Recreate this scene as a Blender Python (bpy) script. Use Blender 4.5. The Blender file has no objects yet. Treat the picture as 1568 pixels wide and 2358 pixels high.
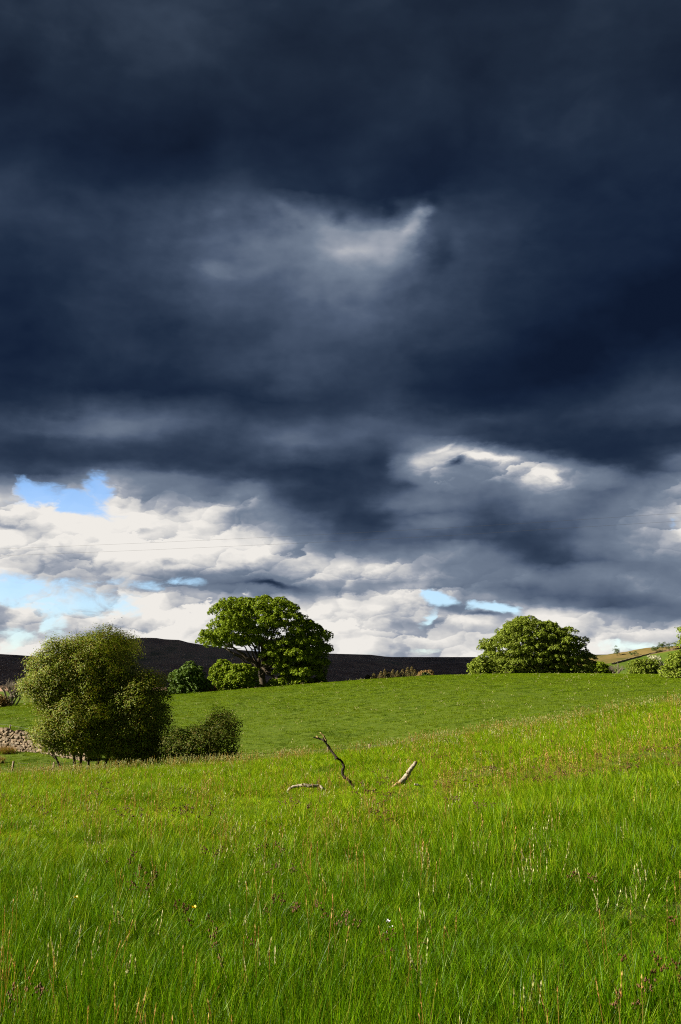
import bpy, math, random
import numpy as np
from mathutils import Vector

# ------------------------------------------------------------------ set-up
SC = bpy.context.scene
COL = SC.collection
rng = np.random.default_rng(11)
random.seed(5)
EYE = 1.6
PITCH = math.radians(8.44)
FOC = 1098.0                      # focal length in pixels of a 681 x 1024 picture
CX, CY = 340.5, 512.0
EXPOSURE = 1.75
SKY_STRENGTH = 0.1
SUN_AZ, SUN_EL = math.radians(-96), math.radians(30)

cam_d = bpy.data.cameras.new('camera')
cam = bpy.data.objects.new('camera', cam_d)
COL.objects.link(cam)
cam.location = (0, 0, EYE)
cam.rotation_euler = (math.radians(90) + PITCH, 0, 0)
cam_d.sensor_fit = 'VERTICAL'
cam_d.sensor_height = 24.0
cam_d.lens = FOC / 1024 * 24.0
cam_d.clip_start = 0.1
cam_d.clip_end = 20000
SC.camera = cam
SC.view_settings.view_transform = 'Standard'
SC.view_settings.look = 'None'
SC.view_settings.exposure = EXPOSURE
SC.view_settings.gamma = 1.0
SC.view_settings.use_curve_mapping = False
SC.render.engine = 'CYCLES'
SC.cycles.use_denoising = False
SC.cycles.use_adaptive_sampling = False
SC.cycles.filter_width = 1.1
SC.cycles.max_bounces = 6
SC.cycles.diffuse_bounces = 3
SC.cycles.glossy_bounces = 2
SC.cycles.transmission_bounces = 4
SC.cycles.transparent_max_bounces = 4


def bearing(px, py):
    """azimuth slope u = x/y, elevation slope t = z/y of the line of sight through a picture point"""
    X = (px - CX) / FOC
    v = (CY - py) / FOC
    y = math.cos(PITCH) - math.sin(PITCH) * v
    z = math.sin(PITCH) + math.cos(PITCH) * v
    return X / y, z / y


def azel(px, py):
    u, t = bearing(px, py)
    return math.atan2(u, 1.0), math.atan(t / math.sqrt(1 + u * u))


# ------------------------------------------------------------------ node helper
class NT:
    def __init__(self, tree):
        self.t = tree
        self.n = tree.nodes
        self.l = tree.links
        self.n.clear()

    def put(self, sock, val):
        if isinstance(val, bpy.types.NodeSocket):
            self.l.new(val, sock)
        else:
            if isinstance(val, (tuple, list)) and sock.type == 'RGBA' and len(val) == 3:
                val = (*val, 1)
            sock.default_value = val

    def node(self, kind, props=None, **ins):
        nd = self.n.new(kind)
        for k, v in (props or {}).items():
            setattr(nd, k, v)
        for k, v in ins.items():
            key = int(k[1:]) if k[0] == 'i' and k[1:].isdigit() else k.replace('_', ' ')
            self.put(nd.inputs[key], v)
        return nd

    def math(self, op, a, b=0.0, c=0.0, clamp=False):
        nd = self.node('ShaderNodeMath', {'operation': op, 'use_clamp': clamp}, i0=a, i1=b, i2=c)
        return nd.outputs[0]

    def vmath(self, op, a, b=(0, 0, 0)):
        nd = self.node('ShaderNodeVectorMath', {'operation': op}, i0=a, i1=b)
        return nd.outputs[0]

    def noise(self, vec, scale, detail=4, rough=0.5, dist=0.0, out=0, typ=None):
        nd = self.node('ShaderNodeTexNoise', {'noise_dimensions': '3D'})
        if typ:
            nd.noise_type = typ
        if vec is not None:
            self.put(nd.inputs['Vector'], vec)
        for k, v in (('Scale', scale), ('Detail', detail), ('Roughness', rough), ('Distortion', dist)):
            self.put(nd.inputs[k], v)
        return nd.outputs[out]

    def ramp(self, fac, stops, interp='LINEAR'):
        nd = self.n.new('ShaderNodeValToRGB')
        cr = nd.color_ramp
        cr.interpolation = interp
        while len(cr.elements) < len(stops):
            cr.elements.new(0.5)
        for e, (p, c) in zip(cr.elements, stops):
            e.position = p
            e.color = (c, c, c, 1) if isinstance(c, (int, float)) else (*c[:3], 1)
        self.put(nd.inputs[0], fac)
        return nd.outputs[0]

    def mapr(self, v, a, b, c=0.0, d=1.0, smooth=True):
        nd = self.node('ShaderNodeMapRange', {'interpolation_type': 'SMOOTHSTEP' if smooth else 'LINEAR'})
        for i, x in enumerate((v, a, b, c, d)):
            self.put(nd.inputs[i], x)
        return nd.outputs[0]

    def mix(self, f, a, b, blend='MIX'):
        nd = self.n.new('ShaderNodeMix')
        nd.data_type = 'RGBA'
        nd.blend_type = blend
        nd.clamp_factor = True
        self.put(nd.inputs[0], f)
        self.put(nd.inputs[6], a)
        self.put(nd.inputs[7], b)
        return nd.outputs[2]

    def fmix(self, f, a, b):
        nd = self.n.new('ShaderNodeMix')
        nd.data_type = 'FLOAT'
        self.put(nd.inputs[0], f)
        self.put(nd.inputs[2], a)
        self.put(nd.inputs[3], b)
        return nd.outputs[0]


def lin(c):
    """8-bit display colour to linear light"""
    return tuple((x / 255 / 12.92) if x / 255 <= 0.04045 else ((x / 255 + 0.055) / 1.055) ** 2.4 for x in c)


# ------------------------------------------------------------------ the sky
world = bpy.data.worlds.new('World')
SC.world = world
world.use_nodes = True
world.cycles.sampling_method = 'MANUAL'
world.cycles.sample_map_resolution = 512
W = NT(world.node_tree)

VX = 1568 / 681.0       # the tables below were measured on a 1568-wide view of the picture
SKY_COLS = list(range(0, 1569, 112))
SKY = {
    0:    [18, 19, 20, 20, 19, 18, 17, 17, 17, 17, 17, 17, 18, 18, 18],
    60:   [20, 22, 23, 22, 20, 18, 17, 16, 16, 16, 16, 17, 17, 17, 17],
    130:  [15, 16, 18, 18, 17, 16, 15, 15, 15, 15, 15, 16, 16, 16, 16],
    220:  [13, 13, 13, 14, 15, 15, 14, 14, 14, 14, 15, 17, 18, 17, 17],
    300:  [14, 13, 12, 12, 13, 14, 14, 13, 13, 13, 14, 16, 17, 17, 17],
    370:  [16, 14, 13, 12, 13, 17, 15, 14, 13, 13, 14, 15, 17, 16, 16],
    430:  [19, 17, 15, 14, 16, 21, 17, 15, 14, 13, 15, 16, 16, 15, 14],
    480:  [20, 20, 19, 20, 20, 27, 38, 30, 27, 27, 19, 16, 15, 13, 12],
    530:  [19, 19, 20, 24, 28, 37, 52, 54, 54, 32, 21, 16, 14, 12, 11],
    580:  [17, 17, 18, 23, 31, 44, 50, 60, 54, 28, 22, 17, 14, 12, 11],
    640:  [16, 16, 18, 22, 30, 38, 40, 48, 44, 30, 22, 16, 13, 11, 10],
    700:  [16, 17, 18, 20, 24, 29, 33, 37, 34, 25, 18, 15, 13, 11, 10],
    770:  [16, 16, 17, 18, 20, 24, 28, 30, 27, 20, 16, 14, 12, 10, 11],
    840:  [16, 16, 16, 17, 19, 23, 27, 27, 21, 15, 13, 12, 11, 13, 16],
    900:  [15, 15, 15, 15, 15, 16, 18, 20, 19, 15, 13, 12, 14, 20, 24],
    940:  [20, 26, 32, 28, 24, 22, 21, 21, 22, 18, 15, 16, 20, 25, 26],
    970:  [24, 32, 42, 36, 28, 27, 27, 26, 27, 24, 24, 18, 22, 24, 24],
}
SKY_LOW = {      # finer rows for the broken cloud near the horizon, every 56
    1001: '22 22 22 23 26 34 24 22 22 24 26 32 34 28 28 28 26 30 26 22 18 18 17 16 16 17 18 17 17',
    1021: '22 20 20 21 22 24 22 21 22 24 25 28 34 30 26 24 24 36 42 32 24 20 18 17 16 16 17 18 18',
    1041: '21 20 19 20 21 22 21 20 20 22 23 25 26 26 25 22 24 40 58 72 62 40 24 18 16 16 17 20 30',
    1061: '22 20 20 21 23 23 22 21 21 22 22 22 22 22 22 20 24 54 70 46 66 80 58 30 20 18 17 20 44',
    1081: '22 22 20 24 36 40 34 26 24 22 20 19 18 18 18 20 26 56 66 40 60 66 60 58 44 28 20 22 32',
    1101: '34 30 28 36 66 44 48 46 36 26 24 22 20 19 18 20 24 48 66 56 48 42 50 66 48 48 30 32 50',
    1121: '50 52 56 54 70 56 40 36 36 30 40 26 22 20 19 21 24 30 48 40 34 34 42 60 36 32 34 40 70',
    1141: '70 70 70 58 70 60 50 46 48 30 50 28 22 20 19 22 30 34 34 30 28 32 40 50 30 32 38 46 56',
    1161: '70 80 84 72 75 74 68 66 64 62 52 36 24 21 20 22 32 36 34 28 26 30 38 42 30 34 40 46 52',
    1181: '82 84 84 82 80 84 70 68 66 64 44 42 28 22 20 20 24 28 28 28 26 28 32 34 34 38 44 52 58',
    1201: '62 64 80 84 84 84 72 70 68 64 48 44 34 26 22 20 22 34 38 32 24 26 28 32 36 40 46 52 62',
    1221: '76 66 66 80 66 76 76 76 72 68 60 52 40 30 24 22 24 28 30 28 24 22 24 28 32 38 46 56 68',
    1241: '78 80 78 80 84 80 82 78 78 74 72 68 50 36 28 28 28 26 26 28 24 20 22 26 32 40 50 60 64',
    1261: '76 78 78 80 82 84 82 82 80 80 80 78 66 44 32 36 34 32 38 46 34 22 22 26 34 46 52 58 62',
    1281: '60 62 64 72 78 78 80 78 72 70 76 76 78 70 54 56 48 44 48 46 40 26 20 24 28 34 40 50 56',
    1301: '72 68 62 58 58 62 68 62 66 68 72 72 76 78 72 72 70 56 46 42 42 34 22 22 26 30 32 40 50',
    1321: '76 70 66 62 56 64 54 48 44 46 56 62 66 70 70 66 72 66 56 50 48 44 34 34 44 46 40 34 40',
    1341: '70 72 66 62 60 62 60 54 46 36 32 34 42 56 60 48 54 56 50 46 44 44 42 38 38 42 56 48 36',
    1361: '76 76 74 70 72 70 66 62 66 72 66 48 34 38 58 56 72 70 60 50 36 32 28 34 30 32 38 42 40',
    1381: '64 74 76 74 74 82 76 64 70 76 78 72 56 50 76 66 70 70 68 62 52 40 32 30 28 30 32 34 42',
    1401: '60 76 72 76 76 82 78 72 70 74 76 76 76 76 82 80 70 64 62 50 48 56 46 44 34 30 30 32 34',
    1421: '68 82 74 70 76 80 80 84 76 76 74 74 72 74 80 76 66 62 64 52 46 42 70 74 70 58 42 36 36',
    1441: '64 66 62 76 72 74 70 74 72 72 70 70 70 72 72 68 62 60 58 76 72 66 72 72 68 66 60 62 60',
    1461: '66 66 66 72 74 72 72 72 76 70 72 72 70 70 72 64 66 74 72 66 74 76 72 70 66 66 70 72 66',
    1481: '72 70 66 76 70 70 74 74 80 72 70 70 70 70 70 76 64 72 76 70 74 78 74 70 66 64 66 70 72',
    1501: '72 76 74 72 72 72 72 72 72 72 72 72 72 72 72 74 70 68 72 76 80 76 74 72 72 74 72 72 70',
}
AZW = math.pi / 4                      # one period of cloud pattern; eight go round the horizon, mirrored end to end
FINE_COLS = np.arange(0, 1569, 56)
sky_arr = np.array([np.interp(FINE_COLS, SKY_COLS, SKY[k]) for k in SKY] +
                   [[float(x) for x in SKY_LOW[k].split()] for k in SKY_LOW]) / 100
sky_rows = np.array(list(SKY) + list(SKY_LOW), float)


def sky_lookup(az, el):
    """cloud brightness in direction az, el"""
    d = np.array([math.sin(az) * math.cos(el), math.cos(az) * math.cos(el), math.sin(el)])
    fwd = math.cos(PITCH) * d[1] + math.sin(PITCH) * d[2]
    up = -math.sin(PITCH) * d[1] + math.cos(PITCH) * d[2]
    px = (CX + FOC * d[0] / fwd) * VX
    py = (CY - FOC * up / fwd) * VX
    vals = [np.interp(px, FINE_COLS, r) for r in sky_arr]
    return float(np.interp(py, sky_rows, vals))


tc = W.node('ShaderNodeTexCoord').outputs['Generated']
dvec = W.vmath('NORMALIZE', tc)
sep = W.node('ShaderNodeSeparateXYZ', None, i0=dvec)
dx, dy, dz = sep.outputs
az = W.math('ARCTAN2', dx, dy)
el = W.math('ARCSINE', dz)
# noise space: a cloud layer seen from below, so patterns flatten towards the horizon
den = W.math('ADD', W.math('ABSOLUTE', dz), 0.16)
qx = W.math('DIVIDE', dx, den)
qy = W.math('DIVIDE', dy, den)
q = W.node('ShaderNodeCombineXYZ', None, i0=qx, i1=qy, i2=0.0).outputs[0]
s2 = W.node('ShaderNodeVectorMath', {'operation': 'MULTIPLY'}, i0=dvec, i1=(1.0, 1.0, 2.1)).outputs[0]
low = W.mapr(el, math.radians(10), math.radians(16), 1.0, 0.0)      # 1 in the low cumulus, 0 in the dark deck

s15 = W.node('ShaderNodeVectorMath', {'operation': 'MULTIPLY'}, i0=dvec, i1=(1.0, 1.0, 1.35)).outputs[0]
w1 = W.vmath('SUBTRACT', W.noise(s15, 6.0, 5, 0.55, out=1), (0.5, 0.5, 0.5))
w2 = W.vmath('SUBTRACT', W.noise(s2, 26.0, 6, 0.6, out=1), (0.5, 0.5, 0.5))
w1s = W.node('ShaderNodeSeparateXYZ', None, i0=w1).outputs
w2s = W.node('ShaderNodeSeparateXYZ', None, i0=w2).outputs
azw = W.math('ADD', W.math('MULTIPLY_ADD', w1s[0], W.fmix(low, 0.10, 0.030), az), W.math('MULTIPLY', w2s[0], 0.030))
elw = W.math('ADD', W.math('MULTIPLY_ADD', w1s[1], W.fmix(low, 0.085, 0.018), el), W.math('MULTIPLY', w2s[1], 0.016))
A = W.math('PINGPONG', W.math('MULTIPLY_ADD', azw, 1 / AZW, 0.5), 1.0)

els = sorted({round(azel(CX, r / VX)[1], 4) for r in sky_rows})
prev = None
V = None
for e in els:
    stops = []
    for i in range(32):
        a = -AZW / 2 + AZW * i / 31
        stops.append((i / 31, sky_lookup(a, e)))
    r = W.ramp(A, stops, 'CARDINAL')
    if V is None:
        V = r
    else:
        V = W.fmix(W.mapr(elw, prev, e, 0.0, 1.0, False), V, r)
    prev = e

# brighter and darker streaks with crisper edges: centre and half-axes in the measuring view, tilt in degrees, change
pvec = W.node('ShaderNodeCombineXYZ', None,
              i0=W.math('MULTIPLY', W.math('SUBTRACT', A, 0.5), AZW),
              i1=W.math('ADD', W.math('MULTIPLY_ADD', w1s[1], 0.012, el), W.math('MULTIPLY', w2s[1], 0.016)), i2=0.0).outputs[0]
STROKES = [
    (950, 500, 90, 34, 32, .16), (900, 545, 80, 60, 40, .08), (820, 570, 120, 80, 0, .05), (985, 482, 60, 16, 8, .10),
    (720, 520, 80, 36, -14, .06), (640, 480, 60, 26, -35, .05), (760, 505, 36, 26, -8, -.06), (990, 570, 90, 80, 30, -.08),
    (880, 486, 40, 30, 45, -.05), (520, 620, 60, 26, -20, .06),
    (1130, 1050, 90, 14, -8, .20), (1060, 1062, 40, 14, 25, -.20), (1260, 1092, 60, 14, -24, .14), (1010, 1032, 50, 10, 30, .1),
    (240, 1185, 60, 14, 0, .08), (50, 1212, 60, 8, 0, -.10), (330, 1222, 70, 9, 8, -.10), (640, 1345, 120, 14, -8, -.14),
    (1040, 1398, 66, 14, -6, -.14), (1110, 1418, 60, 9, -8, -.12),
]
RAD = 1 / (FOC * VX)
for (sx, sy, ax, ay, tilt, dv) in STROKES:
    a0, e0 = azel(sx / VX, sy / VX)
    mp = W.node('ShaderNodeMapping', {'vector_type': 'TEXTURE'}, Vector=pvec, Location=(a0, e0, 0),
                Rotation=(0, 0, math.radians(tilt)), Scale=(ax * RAD, ay * RAD, 1)).outputs[0]
    g = W.node('ShaderNodeTexGradient', {'gradient_type': 'SPHERICAL'}, Vector=mp).outputs['Fac']
    V = W.math('MULTIPLY_ADD', W.mapr(g, 0.0, 1.0), dv * 1.3, V)

fb = W.math('SUBTRACT', W.noise(q, 2.2, 7, 0.55, 0.3), 0.5)
# soft rolls in the dark deck
dp = W.vmath('ADD', W.node('ShaderNodeVectorMath', {'operation': 'MULTIPLY'}, i0=dvec, i1=(1.0, 1.0, 1.5)).outputs[0],
             W.node('ShaderNodeVectorMath', {'operation': 'SCALE'}, i0=w1, Scale=0.10).outputs[0])
roll = W.math('SUBTRACT', W.noise(dp, 4.2, 5, 0.5), W.noise(W.vmath('ADD', dp, (-0.035, 0, 0.045)), 4.2, 5, 0.5))
roll2 = W.math('SUBTRACT', W.noise(dp, 9.0, 5, 0.52), 0.5)
rolls = W.math('MULTIPLY', W.math('MULTIPLY_ADD', roll2, 0.55, roll), W.math('SUBTRACT', 1.0, low))
# heaped cloud: a density, and the same density a little way towards the sun; their difference is the relief the sun picks out
hp = W.vmath('ADD', W.node('ShaderNodeVectorMath', {'operation': 'MULTIPLY'}, i0=dvec, i1=(1.0, 1.0, 1.7)).outputs[0],
             W.node('ShaderNodeVectorMath', {'operation': 'SCALE'}, i0=w2, Scale=0.012).outputs[0])


def heap(off, sc, det):
    return W.noise(W.vmath('ADD', hp, off), sc, det, 0.48)


n_big = heap((0, 0, 0), 12.0, 4)
rel_big = W.math('SUBTRACT', n_big, heap((-0.012, 0, 0.018), 12.0, 4))
n_sm = heap((3.1, 0, 0), 38.0, 5)
rel_sm = W.math('SUBTRACT', n_sm, heap((3.1 - 0.006, 0, 0.009), 38.0, 5))
fbg = W.math('SUBTRACT', W.noise(s2, 30.0, 7, 0.62, 0.5), 0.5)
relief = W.math('MULTIPLY_ADD', rel_sm, 0.42, rel_big)
heapd = W.math('SUBTRACT', W.math('MULTIPLY_ADD', n_sm, 0.35, n_big), 0.675)
V = W.math('MULTIPLY_ADD', fb, W.mapr(V, 0.1, 0.5, 0.03, 0.06, False), V)
V = W.math('MULTIPLY_ADD', rolls, W.mapr(V, 0.10, 0.45, 0.13, 0.55, False), V)
V = W.math('MULTIPLY_ADD', W.math('SUBTRACT', 1.0, low), 0.002, V)
V = W.math('MULTIPLY_ADD', W.math('MULTIPLY', relief, W.fmix(low, 0.20, 0.42)), W.mapr(V, 0.12, 0.6, 0.10, 1.0, False), V)
def puffs(sc, off):
    """heads of cumulus: round cells, bright on the side towards the sun, grey at the base"""
    cv = W.node('ShaderNodeCombineXYZ', None, i0=W.math('MULTIPLY_ADD', w2s[0], 0.9 / sc, az), i1=W.math('MULTIPLY', W.math('MULTIPLY_ADD', w2s[1], 0.8 / sc, el), 1.75), i2=off).outputs[0]
    vo = W.node('ShaderNodeTexVoronoi', {'voronoi_dimensions': '3D', 'feature': 'SMOOTH_F1'}, Vector=cv, Scale=sc, Smoothness=0.12, Randomness=1.0)
    loc = W.node('ShaderNodeVectorMath', {'operation': 'SUBTRACT'}, i0=cv, i1=vo.outputs['Position']).outputs[0]
    dt = W.node('ShaderNodeVectorMath', {'operation': 'DOT_PRODUCT'}, i0=loc, i1=(-0.45 * sc, 0.95 * sc, 0.0)).outputs['Value']
    rnd = W.node('ShaderNodeSeparateColor', None, i0=vo.outputs['Color']).outputs[0]
    return dt, rnd


pf1, pr1 = puffs(15.0, 0.3)
pf2, pr2 = puffs(36.0, 1.7)
puff = W.math('SUBTRACT', W.mapr(W.math('MULTIPLY_ADD', fbg, 0.25, heapd), -0.02, 0.05), 0.5)
gate = W.math('MULTIPLY', W.mapr(V, 0.36, 0.58), low)
V = W.math('MULTIPLY_ADD', W.math('MULTIPLY', puff, gate), 0.05, V)
heads = W.math('ADD', W.math('MULTIPLY_ADD', pf2, 0.085, W.math('MULTIPLY', pf1, 0.15)), W.math('MULTIPLY', W.math('SUBTRACT', pr1, 0.5), 0.08))
V = W.math('MULTIPLY_ADD', heads, gate, V)
V = W.math('MULTIPLY_ADD', W.math('MULTIPLY', low, W.mapr(V, 0.18, 0.34)), 0.065, V)
V = W.fmix(W.mapr(V, 0.40, 0.62), V, W.math('MULTIPLY_ADD', W.math('SUBTRACT', V, 0.66), 1.2, 0.675))
V = W.math('MINIMUM', W.math('MAXIMUM', V, 0.10), 0.90)

GAIN = 1 / (SKY_STRENGTH * 2 ** EXPOSURE)
cloud = W.ramp(V, [(0.08, lin((9, 18, 38))), (0.13, lin((21, 34, 57))), (0.17, lin((31, 45, 67))), (0.25, lin((54, 68, 90))),
                   (0.35, lin((79, 93, 116))), (0.5, lin((116, 129, 148))), (0.65, lin((160, 166, 178))),
                   (0.78, lin((210, 209, 208))), (0.9, lin((240, 236, 230)))])
# the top of the deck is greyer, its middle a deeper blue
grey = W.math('MULTIPLY', W.mapr(el, math.radians(22), math.radians(32)), 0.55)
cloud = W.mix(grey, cloud, W.ramp(V, [(0.08, lin((18, 24, 34))), (0.17, lin((36, 46, 60))), (0.3, lin((62, 74, 90))), (0.9, lin((220, 220, 220)))]))
sky_n = W.node('ShaderNodeTexSky', {'sky_type': 'NISHITA', 'sun_disc': False, 'sun_elevation': SUN_EL,
                                    'sun_rotation': SUN_AZ, 'air_density': 1.0, 'dust_density': 0.0, 'ozone_density': 3.5})
blue = W.mix(1.0, sky_n.outputs[0], (0.42, 0.46, 0.55), 'MULTIPLY')
# gaps of clear sky
GAPS = [(130, 1140, 200, 44, -14, .9), (230, 1120, 70, 44, -20, 1.0), (40, 1150, 130, 26, 2, .8), (80, 1372, 290, 68, -6, 1.0),
        (300, 1350, 130, 26, 0, .6), (1000, 1378, 90, 26, -14, .95), (1140, 1402, 90, 18, -10, .95), (40, 1480, 200, 50, 0, .55),
        (1450, 1490, 130, 22, 0, .7), (985, 1425, 60, 22, 40, .7), (460, 1335, 160, 16, 0, .30), (130, 1430, 60, 60, 10, .7),
        (880, 1505, 200, 12, 0, .5), (1530, 1205, 40, 24, 0, .5)]
B = None
for (sx, sy, ax, ay, tilt, dv) in GAPS:
    a0, e0 = azel(sx / VX, sy / VX)
    mp = W.node('ShaderNodeMapping', {'vector_type': 'TEXTURE'}, Vector=pvec, Location=(a0, e0, 0),
                Rotation=(0, 0, math.radians(tilt)), Scale=(ax * RAD, ay * RAD, 1)).outputs[0]
    g = W.node('ShaderNodeTexGradient', {'gradient_type': 'SPHERICAL'}, Vector=mp).outputs['Fac']
    g = W.math('MULTIPLY', W.mapr(g, 0.0, 0.9), dv)
    B = g if B is None else W.math('MAXIMUM', B, g)
B0 = W.mapr(B, 0.02, 0.12)
B = W.math('MULTIPLY_ADD', heapd, -1.2, B)
B = W.math('MULTIPLY_ADD', fbg, 2.0, B)
B = W.math('MULTIPLY_ADD', W.math('SUBTRACT', pr2, 0.5), 0.30, B)
B = W.math('MULTIPLY_ADD', W.math('SUBTRACT', pr1, 0.5), 0.25, B)
B = W.math('MULTIPLY', W.mapr(B, 0.20, 0.90), B0)
B = W.math('MULTIPLY', B, 0.9)
cl = W.node('ShaderNodeVectorMath', {'operation': 'SCALE'}, i0=cloud, Scale=GAIN).outputs[0]
final = W.mix(B, cl, blue)
bg = W.node('ShaderNodeBackground', None, Color=final, Strength=SKY_STRENGTH)
wo = W.node('ShaderNodeOutputWorld')
W.l.new(bg.outputs[0], wo.inputs['Surface'])

# ------------------------------------------------------------------ the sun
S = Vector((math.cos(SUN_EL) * math.sin(SUN_AZ), math.cos(SUN_EL) * math.cos(SUN_AZ), math.sin(SUN_EL)))
sun_d = bpy.data.lights.new('sun', 'SUN')
sun_d.energy = 5.0
sun_d.angle = math.radians(0.53)
sun_d.color = (1.0, 0.91, 0.72)
sun = bpy.data.objects.new('sun', sun_d)
COL.objects.link(sun)
sun.rotation_euler = S.to_track_quat('Z', 'Y').to_euler()

# ------------------------------------------------------------------ shared helpers
def link(name, me, mat=None, parent=None, loc=None):
    o = bpy.data.objects.new(name, me)
    COL.objects.link(o)
    if mat is not None and me is not None and len(me.materials) == 0:
        me.materials.append(mat)
    if parent is not None:
        o.parent = parent
    if loc is not None:
        o.location = loc
    return o


def tag(o, label, cat=None, group=None, kind=None):
    o['label'] = label
    if cat:
        o['category'] = cat
    if group:
        o['group'] = group
    if kind:
        o['kind'] = kind
    return o


def empty(name, loc, label, cat, group=None):
    o = bpy.data.objects.new(name, None)
    COL.objects.link(o)
    o.location = loc
    o.empty_display_size = 0.2
    return tag(o, label, cat, group)


def mesh_np(name, verts, faces_flat, counts, smooth=False):
    """mesh from arrays: verts N x 3, flat corner indices, corners per face"""
    me = bpy.data.meshes.new(name)
    verts = np.asarray(verts, np.float32)
    faces_flat = np.asarray(faces_flat, np.int32).ravel()
    counts = np.asarray(counts, np.int32)
    me.vertices.add(len(verts))
    me.vertices.foreach_set('co', verts.ravel())
    me.loops.add(len(faces_flat))
    me.loops.foreach_set('vertex_index', faces_flat)
    me.polygons.add(len(counts))
    starts = np.concatenate([[0], np.cumsum(counts)[:-1]]).astype(np.int32)
    me.polygons.foreach_set('loop_start', starts)
    me.polygons.foreach_set('use_smooth', np.full(len(counts), smooth))
    me.update(calc_edges=True)
    me.validate()
    return me


class Tubes:
    """collects tapered tubes into one mesh"""
    def __init__(self, sides=7):
        self.v, self.f, self.c, self.n, self.sides = [], [], [], 0, sides

    def add(self, pts, radii, sides=None, wob=0.0, cap=True):
        sides = sides or self.sides
        pts = np.asarray(pts, float)
        k = len(pts)
        radii = np.broadcast_to(np.asarray(radii, float), (k,))
        tang = np.gradient(pts, axis=0)
        tang /= np.linalg.norm(tang, axis=1, keepdims=True) + 1e-9
        ref = np.array([0.0, 0.0, 1.0]) if abs(tang[0][2]) < 0.9 else np.array([1.0, 0.0, 0.0])
        a = np.cross(tang[0], ref)
        a /= np.linalg.norm(a)
        for i in range(k):
            a = a - tang[i] * a.dot(tang[i])
            a /= np.linalg.norm(a) + 1e-9
            b = np.cross(tang[i], a)
            for s in range(sides):
                th = 2 * math.pi * s / sides
                r = radii[i] * (1 + wob * rng.normal())
                self.v.append(pts[i] + (a * math.cos(th) + b * math.sin(th)) * r)
        for i in range(k - 1):
            for s in range(sides):
                s2_ = (s + 1) % sides
                self.f += [self.n + i * sides + s, self.n + i * sides + s2_, self.n + (i + 1) * sides + s2_, self.n + (i + 1) * sides + s]
                self.c.append(4)
        if cap:
            self.f += [self.n + (k - 1) * sides + s for s in range(sides)]
            self.c.append(sides)
            self.f += [self.n + s for s in reversed(range(sides))]
            self.c.append(sides)
        self.n += k * sides
        return self

    def mesh(self, name, smooth=True):
        return mesh_np(name, np.array(self.v), self.f, self.c, smooth)


def bez(p0, p1, p2, n):
    t = np.linspace(0, 1, n)[:, None]
    return (1 - t) ** 2 * np.asarray(p0) + 2 * t * (1 - t) * np.asarray(p1) + t ** 2 * np.asarray(p2)


def vnoise(x, y, scale, seed=0):
    """smooth value noise, -1..1"""
    r = np.random.default_rng(1000 + seed)
    tab = r.uniform(-1, 1, (64, 64))
    x = np.asarray(x, float) / scale
    y = np.asarray(y, float) / scale
    xi = np.floor(x).astype(int)
    yi = np.floor(y).astype(int)
    fx = x - xi
    fy = y - yi
    fx = fx * fx * (3 - 2 * fx)
    fy = fy * fy * (3 - 2 * fy)
    g = lambda i, j: tab[i % 64, j % 64]
    return (g(xi, yi) * (1 - fx) + g(xi + 1, yi) * fx) * (1 - fy) + (g(xi, yi + 1) * (1 - fx) + g(xi + 1, yi + 1) * fx) * fy


def new_mat(name):
    m = bpy.data.materials.new(name)
    m.use_nodes = True
    return m, NT(m.node_tree)


def finish(nt, shader):
    o = nt.node('ShaderNodeOutputMaterial')
    nt.l.new(shader, o.inputs['Surface'])


def leaf_material(name, cols, trans=0.35, rough=0.5, spec=0.25, patch=None):
    """leaves or blades: colour varies leaf by leaf; some light passes through"""
    m, n = new_mat(name)
    geo = n.node('ShaderNodeNewGeometry')
    oi = n.node('ShaderNodeObjectInfo')
    r = n.math('FRACT', n.math('ADD', geo.outputs['Random Per Island'], n.math('MULTIPLY', oi.outputs['Random'], 3.7)))
    c = n.ramp(r, [(i / (len(cols) - 1), k) for i, k in enumerate(cols)])
    if patch:
        for (sc, lo, hi, colr, amt) in patch:
            f = n.mapr(n.noise(geo.outputs['Position'], sc, 3, 0.5), lo, hi)
            c = n.mix(n.math('MULTIPLY', f, amt), c, colr)
    d = n.node('ShaderNodeBsdfPrincipled', None, Base_Color=c, Roughness=rough)
    d.inputs['Specular IOR Level'].default_value = spec
    t = n.node('ShaderNodeBsdfTranslucent', None, Color=n.mix(1.0, c, (1.25, 1.2, 0.6), 'MULTIPLY'))
    mx = n.node('ShaderNodeMixShader', None, i0=trans, i1=d.outputs[0], i2=t.outputs[0])
    finish(n, mx.outputs[0])
    return m


def bark_material(name, a, b, scale=8.0, rough=0.9, bump=0.3):
    m, n = new_mat(name)
    co = n.node('ShaderNodeTexCoord').outputs['Object']
    no = n.noise(co, scale, 6, 0.65)
    c = n.ramp(no, [(0.3, a), (0.7, b)])
    d = n.node('ShaderNodeBsdfPrincipled', None, Base_Color=c, Roughness=rough)
    d.inputs['Specular IOR Level'].default_value = 0.15
    bp = n.node('ShaderNodeBump', None, Strength=bump, Distance=0.02, Height=no)
    n.l.new(bp.outputs[0], d.inputs['Normal'])
    finish(n, d.outputs[0])
    return m


# ------------------------------------------------------------------ the lie of the land
PX_N = [-90, 0, 60, 174, 239, 369, 434, 521, 608, 681, 780]
PY_NEAR = [774, 771, 769, 763, 758, 747, 736, 722, 707, 698, 688]     # edge of the near meadow against what lies behind
PX_M = [-90, 0, 169, 261, 326, 391, 472, 586, 681, 780]
PY_MID = [712, 704, 695, 687, 683, 677, 673.5, 673, 674.5, 676]       # top of the field beyond
U = np.linspace(-0.46, 0.46, 93)


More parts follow.
